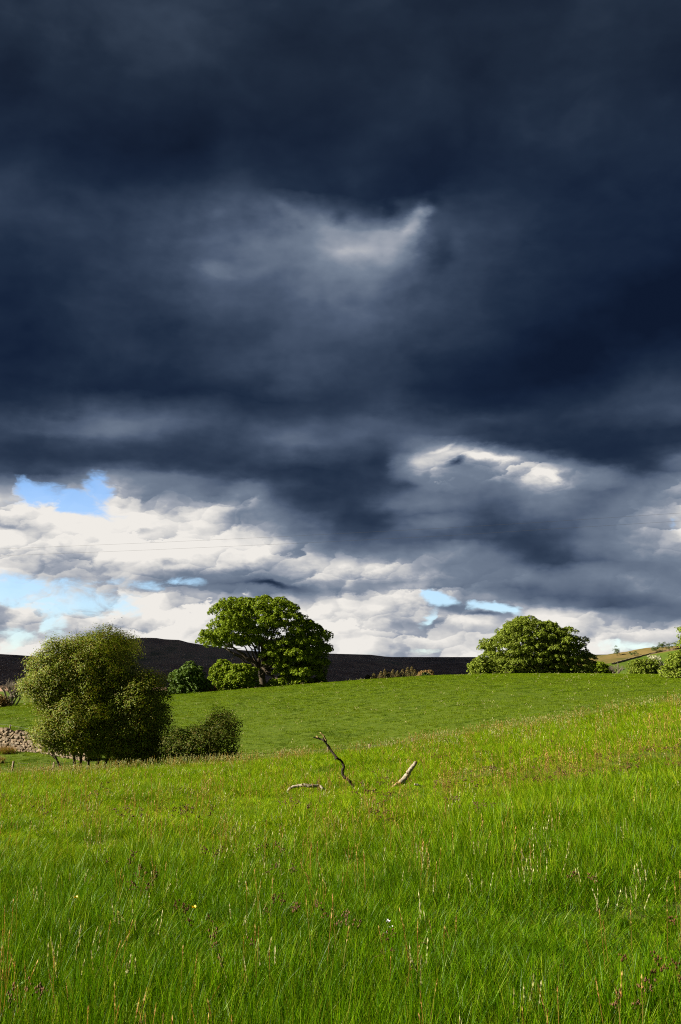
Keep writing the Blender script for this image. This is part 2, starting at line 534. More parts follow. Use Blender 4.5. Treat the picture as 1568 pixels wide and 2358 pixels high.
def edge(pxs, pys):
    pts = [bearing(a, b) for a, b in zip(pxs, pys)]
    s = np.interp(U, [p[0] for p in pts], [p[1] for p in pts])
    k = np.exp(-0.5 * (np.arange(-8, 9) / 3.2) ** 2)
    k /= k.sum()
    return np.convolve(np.pad(s, 8, mode='edge'), k, 'valid')


S_NEAR = edge(PX_N, PY_NEAR) - 0.0072       # the grass stands above the soil
S_MID = edge(PX_M, PY_MID) - 0.0006
YC, YM, YV = 42.0, 150.0, 60.0


def ground_z(x, y, rough=True):
    x = np.asarray(x, float)
    y = np.asarray(y, float)
    yy = np.maximum(y, 12.0)
    u = np.clip(x / yy, -0.45, 0.45)
    sn = np.interp(u, U, S_NEAR)
    sm = np.interp(u, U, S_MID)
    zc = EYE + sn * YC
    k = (zc - sn * (YC - 4)) / (YC - 4) ** 2
    yn = np.maximum(y, 4.0)
    near = zc + sn * (yn - YC) - k * (yn - YC) ** 2
    over = zc + sn * (y - YC) - 0.0065 * np.maximum(y - YC, 0) ** 2
    near = np.where(y > YC, over, near)
    zm = EYE + sm * YM
    zv = np.minimum(EYE + sn * YV - 0.55, -0.4) * 0.55 + (-3.3) * 0.45 * np.clip(-u / 0.3, 0, 1) + (EYE + sn * YV - 0.55) * 0.45 * np.clip(1 + u / 0.3, 0, 1)
    km = (zm - sm * (YM - YV) - zv) / (YM - YV) ** 2
    mid = zm + sm * (y - YM) - km * (y - YM) ** 2
    far = zm + sm * (y - YM) - 0.00045 * np.maximum(y - YM, 0) ** 2
    mid = np.where(y > YM, np.maximum(far, -9.0), mid)
    w = np.clip((y - 46) / 11, 0, 1)
    w = w * w * (3 - 2 * w)
    z = near * (1 - w) + mid * w
    if rough:
        f = np.clip(y / 6, 0.3, 1) * np.clip((70 - y) / 20, 0.12, 1)
        z = z + f * (0.05 * vnoise(x, y, 1.2, 1) + 0.11 * vnoise(x, y, 3.1, 2)) + np.clip((y - 60) / 40, 0, 1) * 0.10 * vnoise(x, y, 17.0, 3)
    return z


def on_ground(px, py, y0=6.0, y1=170.0):
    """where the line of sight through a picture point meets the land"""
    u, t = bearing(px, py)
    ys = np.linspace(y0, y1, 4000)
    gap = EYE + t * ys - ground_z(u * ys, ys)
    hit = np.nonzero(gap <= 0)[0]
    y = ys[hit[0]] if len(hit) else ys[np.argmin(gap)]
    return np.array([u * y, y, float(ground_z(u * y, y))])


def at(px, py, y):
    u, t = bearing(px, py)
    return np.array([u * y, y, EYE + t * y])


def stand(px, y):
    u, _ = bearing(px, 690)
    return np.array([u * y, y, float(ground_z(u * y, y))])


def grid_mesh(name, xs, zs_fn, rows):
    """sheet over rows (each an array of x,y) with z from zs_fn"""
    P = np.array(rows)                     # R x C x 2
    R, C, _ = P.shape
    Z = zs_fn(P[..., 0], P[..., 1])
    V_ = np.concatenate([P, Z[..., None]], -1).reshape(-1, 3)
    i = np.arange(R - 1)[:, None] * C + np.arange(C - 1)[None, :]
    F = np.stack([i, i + 1, i + C + 1, i + C], -1).reshape(-1, 4)
    return mesh_np(name, V_, F, np.full(len(F), 4), True)


# soil and thatch under the grass
m_soil, n = new_mat('soil_and_thatch')
pos = n.node('ShaderNodeNewGeometry').outputs['Position']
sepp = n.node('ShaderNodeSeparateXYZ', None, i0=pos).outputs
f1 = n.noise(pos, 1.7, 6, 0.6)
f2 = n.noise(pos, 9.0, 5, 0.6)
c_near = n.mix(n.mapr(f2, 0.35, 0.7), n.mix(n.mapr(f1, 0.4, 0.65), (0.028, 0.05, 0.008), (0.05, 0.075, 0.012)), (0.085, 0.085, 0.025))
c_mid = n.mix(n.mapr(f1, 0.35, 0.7), (0.045, 0.075, 0.004), (0.07, 0.10, 0.007))
csoil = n.mix(n.mapr(sepp[1], 44.0, 56.0), c_near, c_mid)
d = n.node('ShaderNodeBsdfPrincipled', None, Base_Color=csoil, Roughness=0.95)
d.inputs['Specular IOR Level'].default_value = 0.1
bp = n.node('ShaderNodeBump', None, Strength=0.6, Distance=0.05, Height=f2)
n.l.new(bp.outputs[0], d.inputs['Normal'])
finish(n, d.outputs[0])

yr = np.concatenate([np.linspace(-500, -20, 9), np.linspace(-12, 4, 12), np.arange(4.4, 60, 0.4), np.arange(60, 180, 1.0),
                     np.linspace(182, 500, 60), np.geomspace(520, 9000, 24)])
cs = np.sign(np.linspace(-1, 1, 161)) * np.abs(np.linspace(-1, 1, 161)) ** 1.6 * 1.6
rows = []
for y in yr:
    w_ = math.sqrt(20 ** 2 + y * y) * 0.62
    rows.append(np.stack([cs * w_, np.full_like(cs, y)], -1))
gm = grid_mesh('ground', None, ground_z, rows)
tag(link('ground', gm, m_soil), 'soil and thatch of the rolling meadow under its grass', kind='structure')


# ------------------------------------------------------------------ the moor far behind, and the sunny hillside at the right
m_moor, n = new_mat('heather_moor')
pos = n.node('ShaderNodeNewGeometry').outputs['Position']
sc = n.node('ShaderNodeMapping', None, Vector=pos, Scale=(1, 0.35, 1.6)).outputs[0]
a1 = n.noise(sc, 0.006, 7, 0.62)
a2 = n.noise(sc, 0.05, 5, 0.6)
c = n.ramp(n.math('MULTIPLY_ADD', a2, 0.4, n.math('MULTIPLY', a1, 0.8)),
           [(0.40, (0.05, 0.055, 0.05)), (0.50, (0.11, 0.09, 0.07)), (0.58, (0.26, 0.18, 0.14)), (0.66, (0.38, 0.27, 0.19)), (0.76, (0.14, 0.14, 0.09))])
hz = n.node('ShaderNodeSeparateXYZ', None, i0=pos).outputs[2]
brk = n.mapr(n.math('MULTIPLY_ADD', a2, 16.0, n.math('MULTIPLY_ADD', a1, 26.0, hz)), 22.0, 46.0, 1.0, 0.0)
c = n.mix(n.math('MULTIPLY', brk, 0.75), c, n.mix(n.mapr(a2, 0.4, 0.6), (0.20, 0.12, 0.085), (0.34, 0.22, 0.16)))
d = n.node('ShaderNodeBsdfPrincipled', None, Base_Color=c, Roughness=1.0)
d.inputs['Specular IOR Level'].default_value = 0.05
finish(n, d.outputs[0])

SKYLINE = [(-260, 648), (-120, 651), (0, 654), (18, 655), (36, 657), (70, 652), (100, 644), (120, 640), (143, 637.6), (158, 638), (168, 640), (175.5, 639),
           (186, 642), (197, 644), (240, 650), (280, 653), (328, 653.5), (371, 654.7), (389, 657), (486, 657), (560, 656), (592, 654.7), (640, 654), (760, 652), (900, 650)]
YR = 1500.0
su = [bearing(a, b) for a, b in SKYLINE]
sx = np.array([p[0] for p in su])
st = np.array([p[1] for p in su])


def moor_z(x, y):
    t = np.interp(x / YR, sx, st)
    top = EYE + t * YR
    f = np.clip((y - 640) / (YR - 640), 0, 1)
    f = f ** 1.25 * (1 - 0.25 * (1 - f))
    back = np.clip((y - YR) / 900, 0, 1)
    g = 2.6 * vnoise(x + 0.35 * y, y * 0.4, 60, 7) + 1.2 * vnoise(x, y * 0.5, 24, 8)
    return -12 + (top + 12) * f * (1 - back ** 2) + g * np.clip(4 * f * (1 - f), 0, 1)


xs = np.linspace(-1300, 1300, 261)
rows = [np.stack([xs, np.full_like(xs, y)], -1) for y in np.concatenate([np.linspace(640, YR, 70), np.linspace(YR + 30, 2600, 14)])]
tag(link('hills', grid_mesh('hills', None, moor_z, rows), m_moor), 'dark heather moor in cloud shade along the horizon', kind='structure')

m_hill, n = new_mat('hill_pasture')
pos = n.node('ShaderNodeNewGeometry').outputs['Position']
sp = n.node('ShaderNodeSeparateXYZ', None, i0=pos).outputs
b1 = n.noise(pos, 0.03, 6, 0.6)
b2 = n.noise(pos, 0.25, 5, 0.65)
rough_c = n.ramp(n.math('MULTIPLY_ADD', b2, 0.5, n.math('MULTIPLY', b1, 0.6)), [(0.38, (0.045, 0.055, 0.015)), (0.5, (0.085, 0.075, 0.024)), (0.6, (0.13, 0.095, 0.036)), (0.72, (0.07, 0.075, 0.02))])
green_c = n.mix(n.mapr(b2, 0.3, 0.7), (0.042, 0.075, 0.008), (0.07, 0.10, 0.014))
YH = 600.0
# the improved field lies below a boundary that climbs to the right across the slope
bx = n.math("MULTIPLY_ADD", n.math("SUBTRACT", sp[0], 127.0), 0.172, 6.3)
inf = n.mapr(n.math('SUBTRACT', bx, sp[2]), -0.25, 0.25)
c = n.mix(inf, rough_c, green_c)
d = n.node('ShaderNodeBsdfPrincipled', None, Base_Color=c, Roughness=1.0)
d.inputs['Specular IOR Level'].default_value = 0.05
finish(n, d.outputs[0])
HPX = [(520, 678), (548, 668), (570, 660), (592, 656.5), (627, 652.8), (643, 649), (660, 646.6), (681, 645.2), (760, 640), (900, 632)]
hu = [bearing(a, b) for a, b in HPX]


def hillside_z(x, y):
    t = np.interp(x / YH, [p[0] for p in hu], [p[1] for p in hu])
    top = EYE + t * YH
    f = np.clip((y - 330) / (YH - 330), 0, 1) ** 0.9
    b = np.clip((y - YH) / 110, 0, 1)
    return -12 + (top + 12) * f * (1 - b ** 2) + 0.7 * vnoise(x, y, 26, 9) * f + 0.25 * vnoise(x, y, 8, 10) * f


xs = np.linspace(60, 560, 160)
rows = [np.stack([xs, np.full_like(xs, y)], -1) for y in np.linspace(330, 715, 90)]
tag(link('hillside', grid_mesh('hillside', None, hillside_z, rows), m_hill), 'sunlit hillside of rough brown grass above a green field at the right', kind='structure')

# a cloud shape added out of view to keep the sun off the moor
m_shade_cloud, n = new_mat('shade_cloud_body')
d = n.node('ShaderNodeBsdfDiffuse', None, Color=(0.75, 0.76, 0.8))
finish(n, d.outputs[0])
alt = 1000.0
off = np.array([S.x, S.y, S.z]) * (alt / S.z)
th = np.linspace(0, 2 * math.pi, 97)[:-1]
V_, F, Cn = [], [], []
lv = [(-1.0, 0.0), (-0.92, 0.72), (-0.6, 0.95), (-0.1, 1.0), (0.4, 0.9), (0.8, 0.6), (1.0, 0.0)]
ccx, ccy, hx, hy = -90.0, 1470.0, 640.0, 700.0
for (hh, rr) in lv:
    for a in th:
        ca, sa = math.cos(a), math.sin(a)
        ex = np.sign(ca) * abs(ca) ** 0.55
        ey = np.sign(sa) * abs(sa) ** 0.55
        lump = 1 + 0.05 * math.sin(5 * a + hh * 3) + 0.03 * math.sin(11 * a + 2)
        V_.append((ccx + off[0] + hx * ex * rr * lump, ccy + off[1] + hy * ey * rr * lump, alt + 130 * hh + 18 * math.sin(7 * a + 4 * hh)))
L = len(th)
for i in range(len(lv) - 1):
    for j in range(L):
        F += [i * L + j, i * L + (j + 1) % L, (i + 1) * L + (j + 1) % L, (i + 1) * L + j]
        Cn.append(4)
tag(link('cloud', mesh_np('cloud', V_, F, Cn, True), m_shade_cloud), 'broad cloud shape added out of view at the left to shade the moor', kind='structure')

# ------------------------------------------------------------------ grass
def blades(n_, spread, h0, h1, wid, lean=0.35, curl=0.5, seed=0, flat=False):
    """a tuft of n_ tapering, bending blades -> mesh"""
    r = np.random.default_rng(seed)
    ang = r.uniform(0, 2 * math.pi, n_)
    rad = spread * np.sqrt(r.uniform(0, 1, n_))
    base = np.stack([rad * np.cos(ang), rad * np.sin(ang), np.full(n_, -0.03)], -1)
    h = r.uniform(h0, h1, n_) * (1 - 0.35 * rad / max(spread, 1e-3))
    la = ang * 0.6 + r.uniform(0, 2 * math.pi, n_) * 0.4 + r.normal(0, 0.6, n_)
    ln = np.abs(r.normal(0.0, lean, n_)) + 0.05
    dirn = np.stack([np.cos(la), np.sin(la), np.zeros(n_)], -1)
    side_a = r.uniform(0, 2 * math.pi, n_)
    side = np.stack([np.cos(side_a), np.sin(side_a), np.zeros(n_)], -1)
    w = wid * r.uniform(0.6, 1.25, n_)
    lev = [(0.0, 1.0), (0.35, 1.0), (0.7, 0.7)]
    V_ = []
    cu = curl * r.uniform(0.2, 1.0, n_)
    for (t, ww) in lev + [(1.0, 0)]:
        c = base + dirn * (h * (ln * t + cu * 0.55 * t ** 2.2))[:, None]
        c[:, 2] += h * (t - 0.30 * cu * t ** 2.6)
        if ww > 0:
            V_ += [c - side * (w * ww / 2)[:, None], c + side * (w * ww / 2)[:, None]]
        else:
            V_.append(c)
    V_ = np.stack(V_, 1).reshape(-1, 3)
    o = (np.arange(n_) * 7)[:, None]
    q1 = o + np.array([[0, 1, 3, 2]])
    q2 = o + np.array([[2, 3, 5, 4]])
    t1 = o + np.array([[4, 5, 6]])
    flat_ = np.concatenate([q1.ravel(), q2.ravel(), t1.ravel()])
    return mesh_np('blades', V_, flat_, np.concatenate([np.full(2 * n_, 4), np.full(n_, 3)]))


def scatter(name, pts, rot, scl, idx, variants, mat, label, kind='stuff'):
    """thousands of small instances on given points: one object"""
    src = bpy.data.collections.new(name + '_sources')
    for i, me in enumerate(variants):
        if len(me.materials) == 0:
            me.materials.append(mat)
        so = bpy.data.objects.new('%s_source_%02d' % (name, i), me)
        src.objects.link(so)
    me = bpy.data.meshes.new(name)
    me.vertices.add(len(pts))
    me.vertices.foreach_set('co', np.asarray(pts, np.float32).ravel())
    for an, arr, ty in (('rot', rot, 'FLOAT_VECTOR'), ('scl', scl, 'FLOAT_VECTOR')):
        at_ = me.attributes.new(an, ty, 'POINT')
        at_.data.foreach_set('vector', np.asarray(arr, np.float32).ravel())
    at_ = me.attributes.new('pick', 'INT', 'POINT')
    at_.data.foreach_set('value', np.asarray(idx, np.int32))
    o = link(name, me)
    tag(o, label, kind=kind)
    g = bpy.data.node_groups.new(name, 'GeometryNodeTree')
    g.interface.new_socket('Geometry', in_out='INPUT', socket_type='NodeSocketGeometry')
    g.interface.new_socket('Geometry', in_out='OUTPUT', socket_type='NodeSocketGeometry')
    gi = g.nodes.new('NodeGroupInput')
    go = g.nodes.new('NodeGroupOutput')
    ci = g.nodes.new('GeometryNodeCollectionInfo')
    ci.inputs['Collection'].default_value = src
    ci.inputs['Separate Children'].default_value = True
    ci.inputs['Reset Children'].default_value = True
    iop = g.nodes.new('GeometryNodeInstanceOnPoints')
    iop.inputs['Pick Instance'].default_value = True
    outs = {}
    for an, dt in (('rot', 'FLOAT_VECTOR'), ('scl', 'FLOAT_VECTOR'), ('pick', 'INT')):
        na = g.nodes.new('GeometryNodeInputNamedAttribute')
        na.data_type = dt
        na.inputs['Name'].default_value = an
        outs[an] = next(s for s in na.outputs if s.enabled and s.name == 'Attribute')
    g.links.new(gi.outputs[0], iop.inputs['Points'])
    g.links.new(ci.outputs[0], iop.inputs['Instance'])
    g.links.new(outs['rot'], iop.inputs['Rotation'])
    g.links.new(outs['scl'], iop.inputs['Scale'])
    g.links.new(outs['pick'], iop.inputs['Instance Index'])
    g.links.new(iop.outputs[0], go.inputs[0])
    md = o.modifiers.new('scatter', 'NODES')
    md.node_group = g
    return o


def sow(n_, y0, y1, power, half=0.40, pad=1.2, umin=None, umax=None):
    """random places in the field of view's wedge; density falls with distance as 1/y**power"""
    ys = np.linspace(y0, y1, 2000)
    wgt = (2 * half * ys + 2 * pad) / ys ** power
    cdf = np.cumsum(wgt)
    cdf /= cdf[-1]
    y = np.interp(rng.uniform(0, 1, n_), cdf, ys)
    x = rng.uniform(-1, 1, n_) * (half * y + pad)
    return x, y


G1, G2, G3, G4 = (0.037, 0.094, 0.0005), (0.102, 0.205, 0.001), (0.22, 0.34, 0.002), (0.38, 0.42, 0.02)
m_grass = leaf_material('meadow_grass', [G1, G2, G1, G2, G3, G1, G2, G3, G4, (0.20, 0.15, 0.03)], trans=0.27, rough=0.36, spec=0.06,
                        patch=[(0.45, 0.48, 0.68, (0.15, 0.25, 0.003), 0.5), (0.9, 0.55, 0.7, (0.045, 0.105, 0.003), 0.6)])
# shade painted into the near grass: blade colour darkens towards the camera
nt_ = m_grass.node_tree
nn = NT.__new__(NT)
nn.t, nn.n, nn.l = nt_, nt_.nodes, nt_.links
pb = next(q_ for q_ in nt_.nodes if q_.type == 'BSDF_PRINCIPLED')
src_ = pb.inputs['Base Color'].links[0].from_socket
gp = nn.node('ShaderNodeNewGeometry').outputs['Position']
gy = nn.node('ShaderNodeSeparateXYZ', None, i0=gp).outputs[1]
near_shade = nn.mapr(nn.math('MULTIPLY_ADD', nn.noise(gp, 0.5, 3, 0.5), 7.0, gy), 10.0, 19.0, 1.0, 0.0)
newc = nn.mix(nn.math('MULTIPLY', near_shade, 0.85), src_, nn.mix(1.0, src_, (0.40, 0.56, 0.35), 'MULTIPLY'))
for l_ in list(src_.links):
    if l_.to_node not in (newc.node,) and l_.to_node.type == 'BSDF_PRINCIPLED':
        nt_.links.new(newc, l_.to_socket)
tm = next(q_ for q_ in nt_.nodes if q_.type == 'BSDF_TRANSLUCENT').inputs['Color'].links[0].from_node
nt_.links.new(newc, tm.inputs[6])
m_short = leaf_material('pasture_grass', [(0.052, 0.104, 0.001), (0.090, 0.158, 0.001), (0.140, 0.205, 0.003), (0.064, 0.122, 0.001), (0.22, 0.25, 0.04)],
                        trans=0.3, rough=0.5, spec=0.03, patch=[(0.7, 0.5, 0.62, (0.028, 0.060, 0.001), 0.75), (0.11, 0.5, 0.66, (0.095, 0.135, 0.002), 0.5)])
m_straw = leaf_material('straw', [(0.28, 0.20, 0.05), (0.38, 0.26, 0.08), (0.22, 0.20, 0.04), (0.44, 0.27, 0.09), (0.34, 0.16, 0.05)], trans=0.25, rough=0.6)
m_rushf = leaf_material('rush_flower', [(0.055, 0.026, 0.008), (0.085, 0.040, 0.010), (0.12, 0.062, 0.016), (0.06, 0.026, 0.008)], trans=0.1, rough=0.7)
m_pale = leaf_material('pale_seed', [(0.34, 0.30, 0.14), (0.45, 0.42, 0.24), (0.30, 0.33, 0.10)], trans=0.3, rough=0.6)

tufts = [blades(56, 0.10, 0.13, 0.34, 0.0036, 0.26, 0.38, 20 + i) for i in range(9)] + \
        [blades(36, 0.07, 0.20, 0.46, 0.0030, 0.18, 0.30, 40 + i) for i in range(5)]


def lush(x, y):
    """how tall the sward stands, 0.35 .. 1.2"""
    h = 0.82 + 0.42 * vnoise(x, y, 0.9, 21) + 0.26 * vnoise(x, y, 3.4, 22)
    h = h - 0.70 * np.exp(-((x - 0.5) / 3.0) ** 2 - ((y - 16.6) / 2.2) ** 2)         # cropped round the dead wood
    h = h - 0.25 * np.exp(-((x + 2.6) / 2.2) ** 2 - ((y - 12.5) / 2.2) ** 2)
    return np.clip(h, 0.28, 1.3)


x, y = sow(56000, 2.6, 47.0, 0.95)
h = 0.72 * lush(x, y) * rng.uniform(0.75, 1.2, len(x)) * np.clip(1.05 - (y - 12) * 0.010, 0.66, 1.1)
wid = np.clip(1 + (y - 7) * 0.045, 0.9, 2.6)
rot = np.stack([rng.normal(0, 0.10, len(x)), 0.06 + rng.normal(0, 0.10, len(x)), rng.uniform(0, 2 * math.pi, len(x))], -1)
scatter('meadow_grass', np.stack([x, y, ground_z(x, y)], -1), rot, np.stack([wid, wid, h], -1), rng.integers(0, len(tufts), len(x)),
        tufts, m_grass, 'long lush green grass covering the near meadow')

shorts = [blades(36, 0.24, 0.04, 0.13, 0.015, 0.45, 0.6, 60 + i) for i in range(7)]
x, y = sow(95000, 46.0, 176.0, 0.7, half=0.36, pad=2.0)
h = rng.uniform(0.5, 1.4, len(x)) * (1 + 0.55 * vnoise(x, y, 1.6, 31) + 0.2 * vnoise(x, y, 5.0, 32))
wid = np.clip(0.9 + (y - 60) * 0.008, 0.9, 1.8)
rot = np.stack([rng.normal(0, 0.12, len(x)), rng.normal(0, 0.12, len(x)), rng.uniform(0, 2 * math.pi, len(x))], -1)
scatter('pasture_grass', np.stack([x, y, ground_z(x, y)], -1), rot, np.stack([wid, wid, h], -1), rng.integers(0, len(shorts), len(x)),
        shorts, m_short, 'short grazed grass on the field that rises behind the meadow')


# flowering stems: straw-coloured grass heads, red-brown rush heads, pale heads in the far field
def seed_stems(n_, spread, h0, h1, head, seed, wid=0.0022, headw=0.0042, green=False):
    r = np.random.default_rng(seed)
    V_, F, Cn, MI = [], [], [], []
    for i in range(n_):
        a, rr = r.uniform(0, 6.28), spread * math.sqrt(r.uniform())
        b = np.array([rr * math.cos(a), rr * math.sin(a), 0.0])
        hh = r.uniform(h0, h1)
        la = r.uniform(0, 6.28)
        ln = abs(r.normal(0, 0.22))
        tip = b + np.array([math.cos(la) * ln * hh, math.sin(la) * ln * hh, hh])
        mid = b + (tip - b) * 0.5 + np.array([0, 0, 0.06 * hh])
        P = bez(b, mid, tip, 6)
        s_a = r.uniform(0, 6.28)
        sd = np.array([math.cos(s_a), math.sin(s_a), 0])
        for cross in (0, 1):
            sdv = sd if cross == 0 else np.array([-sd[1], sd[0], 0])
            k0 = len(V_)
            for p in P:
                V_ += [p - sdv * wid / 2, p + sdv * wid / 2]
            for j in range(5):
                F += [k0 + 2 * j, k0 + 2 * j + 1, k0 + 2 * j + 3, k0 + 2 * j + 2]
                Cn.append(4)
                MI.append(0)
        dirn = (P[-1] - P[-2]) / np.linalg.norm(P[-1] - P[-2])
        if head == 'spike':                  # a slim flower head along the top of the stem
            L_ = r.uniform(0.05, 0.10)
            for q_ in range(7):
                c = P[-1] - dirn * L_ * q_ / 7
                o1 = r.normal(0, 1, 3)
                o1 -= dirn * o1.dot(dirn)
                o1 *= headw / np.linalg.norm(o1)
                k0 = len(V_)
                up = dirn * 0.016
                V_ += [c - o1 * 0.3, c + o1 + up * 0.6, c + up * 1.5, c - o1 * 0.8 + up * 0.7]
                F += [k0, k0 + 1, k0 + 2, k0 + 3]
                Cn.append(4)
                MI.append(1)
        elif head == 'rush':                 # a loose side cluster of dark capsules
            c0 = P[-2]
            for q_ in range(9):
                c = c0 + r.normal(0, 0.013, 3) + np.array([0, 0, 0.005])
                k0 = len(V_)
                s_ = r.uniform(0.004, 0.0075)
                for dv in ((s_, 0, 0), (-s_, 0, 0), (0, s_, 0), (0, -s_, 0), (0, 0, 1.5 * s_), (0, 0, -1.3 * s_)):
                    V_.append(c + np.array(dv))
                for tri in ((0, 2, 4), (2, 1, 4), (1, 3, 4), (3, 0, 4), (2, 0, 5), (1, 2, 5), (3, 1, 5), (0, 3, 5)):
                    F += [k0 + t_ for t_ in tri]
                    Cn.append(3)
                    MI.append(1)
    me = mesh_np('stems', np.array(V_), F, Cn)
    me.polygons.foreach_set('material_index', np.array(MI, np.int32))
    return me


def sow_stems(name, variants, mats, n_, y0, y1, power, keep, label, hs=(0.8, 1.2), wfun=None):
    for me in variants:
        for m_ in mats:
            me.materials.append(m_)
    x, y = sow(n_, y0, y1, power, half=0.38, pad=0.6)
    k = rng.uniform(0, 1, len(x)) < keep(x, y)
    x, y = x[k], y[k]
    w = np.clip(1 + (y - 7) * 0.04, 1, 2.4) if wfun is None else wfun(y)
    s_ = rng.uniform(*hs, len(x))
    rot = np.stack([rng.normal(0, 0.08, len(x)), rng.normal(0.04, 0.08, len(x)), rng.uniform(0, 6.28, len(x))], -1)
    scatter(name, np.stack([x, y, ground_z(x, y)], -1), rot, np.stack([w * 0.9, w * 0.9, s_], -1), rng.integers(0, len(variants), len(x)), variants, None, label)


BAND = np.array([on_ground(a, b)[:2] for a, b in ((330, 835), (400, 812), (460, 795), (520, 786), (600, 776), (681, 764), (760, 752))])


def band(x, y):
    """the strip of ripe, reddish growth that crosses the meadow towards the right"""
    yb = np.interp(x, BAND[:, 0], BAND[:, 1])
    return np.exp(-((y - yb) / (0.09 * yb)) ** 2) * np.clip((x - BAND[0, 0] + 0.3) / 2.0, 0, 1)


def patchy(x, y, s, seed):
    return np.clip(0.5 + 0.9 * vnoise(x, y, s, seed), 0, 1)


straws = [seed_stems(4, 0.12, 0.24, 0.44, 'spike', 100 + i) for i in range(6)]
sow_stems('straw_seed_heads', straws, (m_straw, m_straw), 6500, 3.2, 46.0, 0.75,
          lambda x, y: 0.07 + 0.20 * patchy(x, y, 2.3, 51) ** 2 + 0.75 * band(x, y), 'thin straw coloured seed heads standing above the meadow grass')
greens = [seed_stems(5, 0.12, 0.24, 0.42, 'spike', 130 + i) for i in range(5)]
sow_stems('pale_seed_heads', greens, (m_grass, m_pale), 5200, 3.2, 46.0, 0.75,
          lambda x, y: 0.05 + 0.16 * patchy(x, y, 3.1, 52) ** 2 + 0.5 * np.clip((y - 34) / 5, 0, 1) * np.clip(0.6 - x / 14, 0.25, 1), 'pale green seed heads standing above the meadow grass')
rushes = [seed_stems(5, 0.14, 0.18, 0.33, 'rush', 160 + i) for i in range(6)]
sow_stems('rush_flower_heads', rushes, (m_grass, m_rushf), 4600, 3.2, 34.0, 0.7,
          lambda x, y: np.clip((23 - y) / 6, 0, 1) * (0.012 + 0.08 * patchy(x, y, 1.7, 53) ** 3) + 0.26 * band(x, y) ** 1.5, 'clusters of red brown rush flowers scattered through the meadow', hs=(0.8, 1.1))
umbels = [seed_stems(3, 0.2, 0.16, 0.30, 'spike', 190 + i, 0.008, 0.035) for i in range(4)]
sow_stems('pale_field_heads', umbels, (m_short, m_pale), 3000, 50.0, 150.0, 0.9,
          lambda x, y: 0.12 + 0.6 * patchy(x, y, 9.0, 54) ** 2 * np.clip((110 - y) / 50, 0.15, 1), 'pale flower heads dotting the far field', wfun=lambda y: np.full_like(y, 1.0))
#@@PLANTS

# ------------------------------------------------------------------ trees and bushes
def in_poly(p, poly):
    x, z = p
    c = False
    j = len(poly) - 1
    for i in range(len(poly)):
        xi, zi = poly[i]
        xj, zj = poly[j]
        if (zi > z) != (zj > z) and x < (xj - xi) * (z - zi) / (zj - zi) + xi:
            c = not c
        j = i
    return c


def poly_dist(p, poly):
    P = np.asarray(poly, float)
    Q = np.roll(P, -1, 0)
    d_ = Q - P
    t = np.clip(((np.asarray(p) - P) * d_).sum(1) / (d_ ** 2).sum(1), 0, 1)
    return np.sqrt(((P + d_ * t[:, None] - np.asarray(p)) ** 2).sum(1)).min()


def fill_clumps(poly, depth, spacing, tries, r, inner=0.35, dmax=None, vert=1.0, margin=0.0):
    """centres of leaf clumps filling an outline (x,z) with thickness; mostly near the skin of the crown"""
    P = np.asarray(poly, float)
    lo, hi = P.min(0), P.max(0)
    dmax = dmax or 0.30 * (hi[1] - lo[1])
    out = []
    for _ in range(tries):
        p = (r.uniform(lo[0], hi[0]), r.uniform(lo[1], hi[1]))
        if not in_poly(p, poly):
            continue
        e = poly_dist(p, poly)
        if e < max(spacing * 0.28, margin):
            continue
        k = min(e / dmax, 1.0)
        dep = depth * math.sqrt(max(1 - (1 - k) ** 2, 0.02))
        y = (r.choice([-1, 1]) * r.uniform(0.55, 1.0) if r.uniform() > inner else r.uniform(-0.6, 0.6)) * dep
        c = np.array([p[0], y, p[1]])
        if out and np.min(np.linalg.norm((np.array(out) - c) * np.array([1, 1, vert]), axis=1)) < spacing:
            continue
        out.append(c)
    return np.array(out)


def leaf_mesh(name, P, N, size, r, aspect=0.62):
    """folded four-cornered leaves at P, facing roughly along N"""
    n_ = len(P)
    N = N / (np.linalg.norm(N, axis=1, keepdims=True) + 1e-9)
    a = np.cross(N, r.normal(0, 1, (n_, 3)))
    a /= np.linalg.norm(a, axis=1, keepdims=True) + 1e-9
    b = np.cross(N, a)
    s = (size * r.uniform(0.6, 1.25, n_))[:, None]
    v0 = P - a * s * 0.5
    v2 = P + a * s * 0.5
    v1 = P + b * s * 0.5 * aspect + N * s * 0.12
    v3 = P - b * s * 0.5 * aspect + N * s * 0.12
    V_ = np.stack([v0, v1, v2, v3], 1).reshape(-1, 3)
    o = np.arange(n_)[:, None] * 4
    F = np.concatenate([o + np.array([[0, 1, 2]]), o + np.array([[0, 2, 3]])], 1).reshape(-1)
    return mesh_np(name, V_, F, np.full(2 * n_, 3))


def clump_leaves(centres, rad, flat, per, r, up=0.45, hollow=0.55, low=-0.35, fuzz=0.12):
    """leaves over the upper skins of clumps"""
    P, N = [], []
    for c in centres:
        R = rad * r.uniform(0.7, 1.3)
        k = int(per * (R / rad) ** 2)
        d_ = r.normal(0, 1, (k * 2, 3))
        d_ /= np.linalg.norm(d_, axis=1, keepdims=True)
        d_ = d_[d_[:, 2] > low][:k]
        q = hollow + (1 - hollow) * r.uniform(0, 1, len(d_)) ** 0.6
        bump = 1 + 0.22 * np.sin(d_[:, 0] * 5 + c[0]) * np.sin(d_[:, 1] * 5 + c[1] * 2) + 0.1 * np.sin(d_[:, 2] * 9 + c[2])
        p = c + d_ * np.array([R, R, R * flat]) * (q * bump)[:, None] + r.normal(0, fuzz * rad, (len(d_), 3))
        P.append(p)
        N.append(d_ * 0.8 + np.array([0, 0, up]) + r.normal(0, 0.30, (len(d_), 3)))
    return np.concatenate(P), np.concatenate(N)


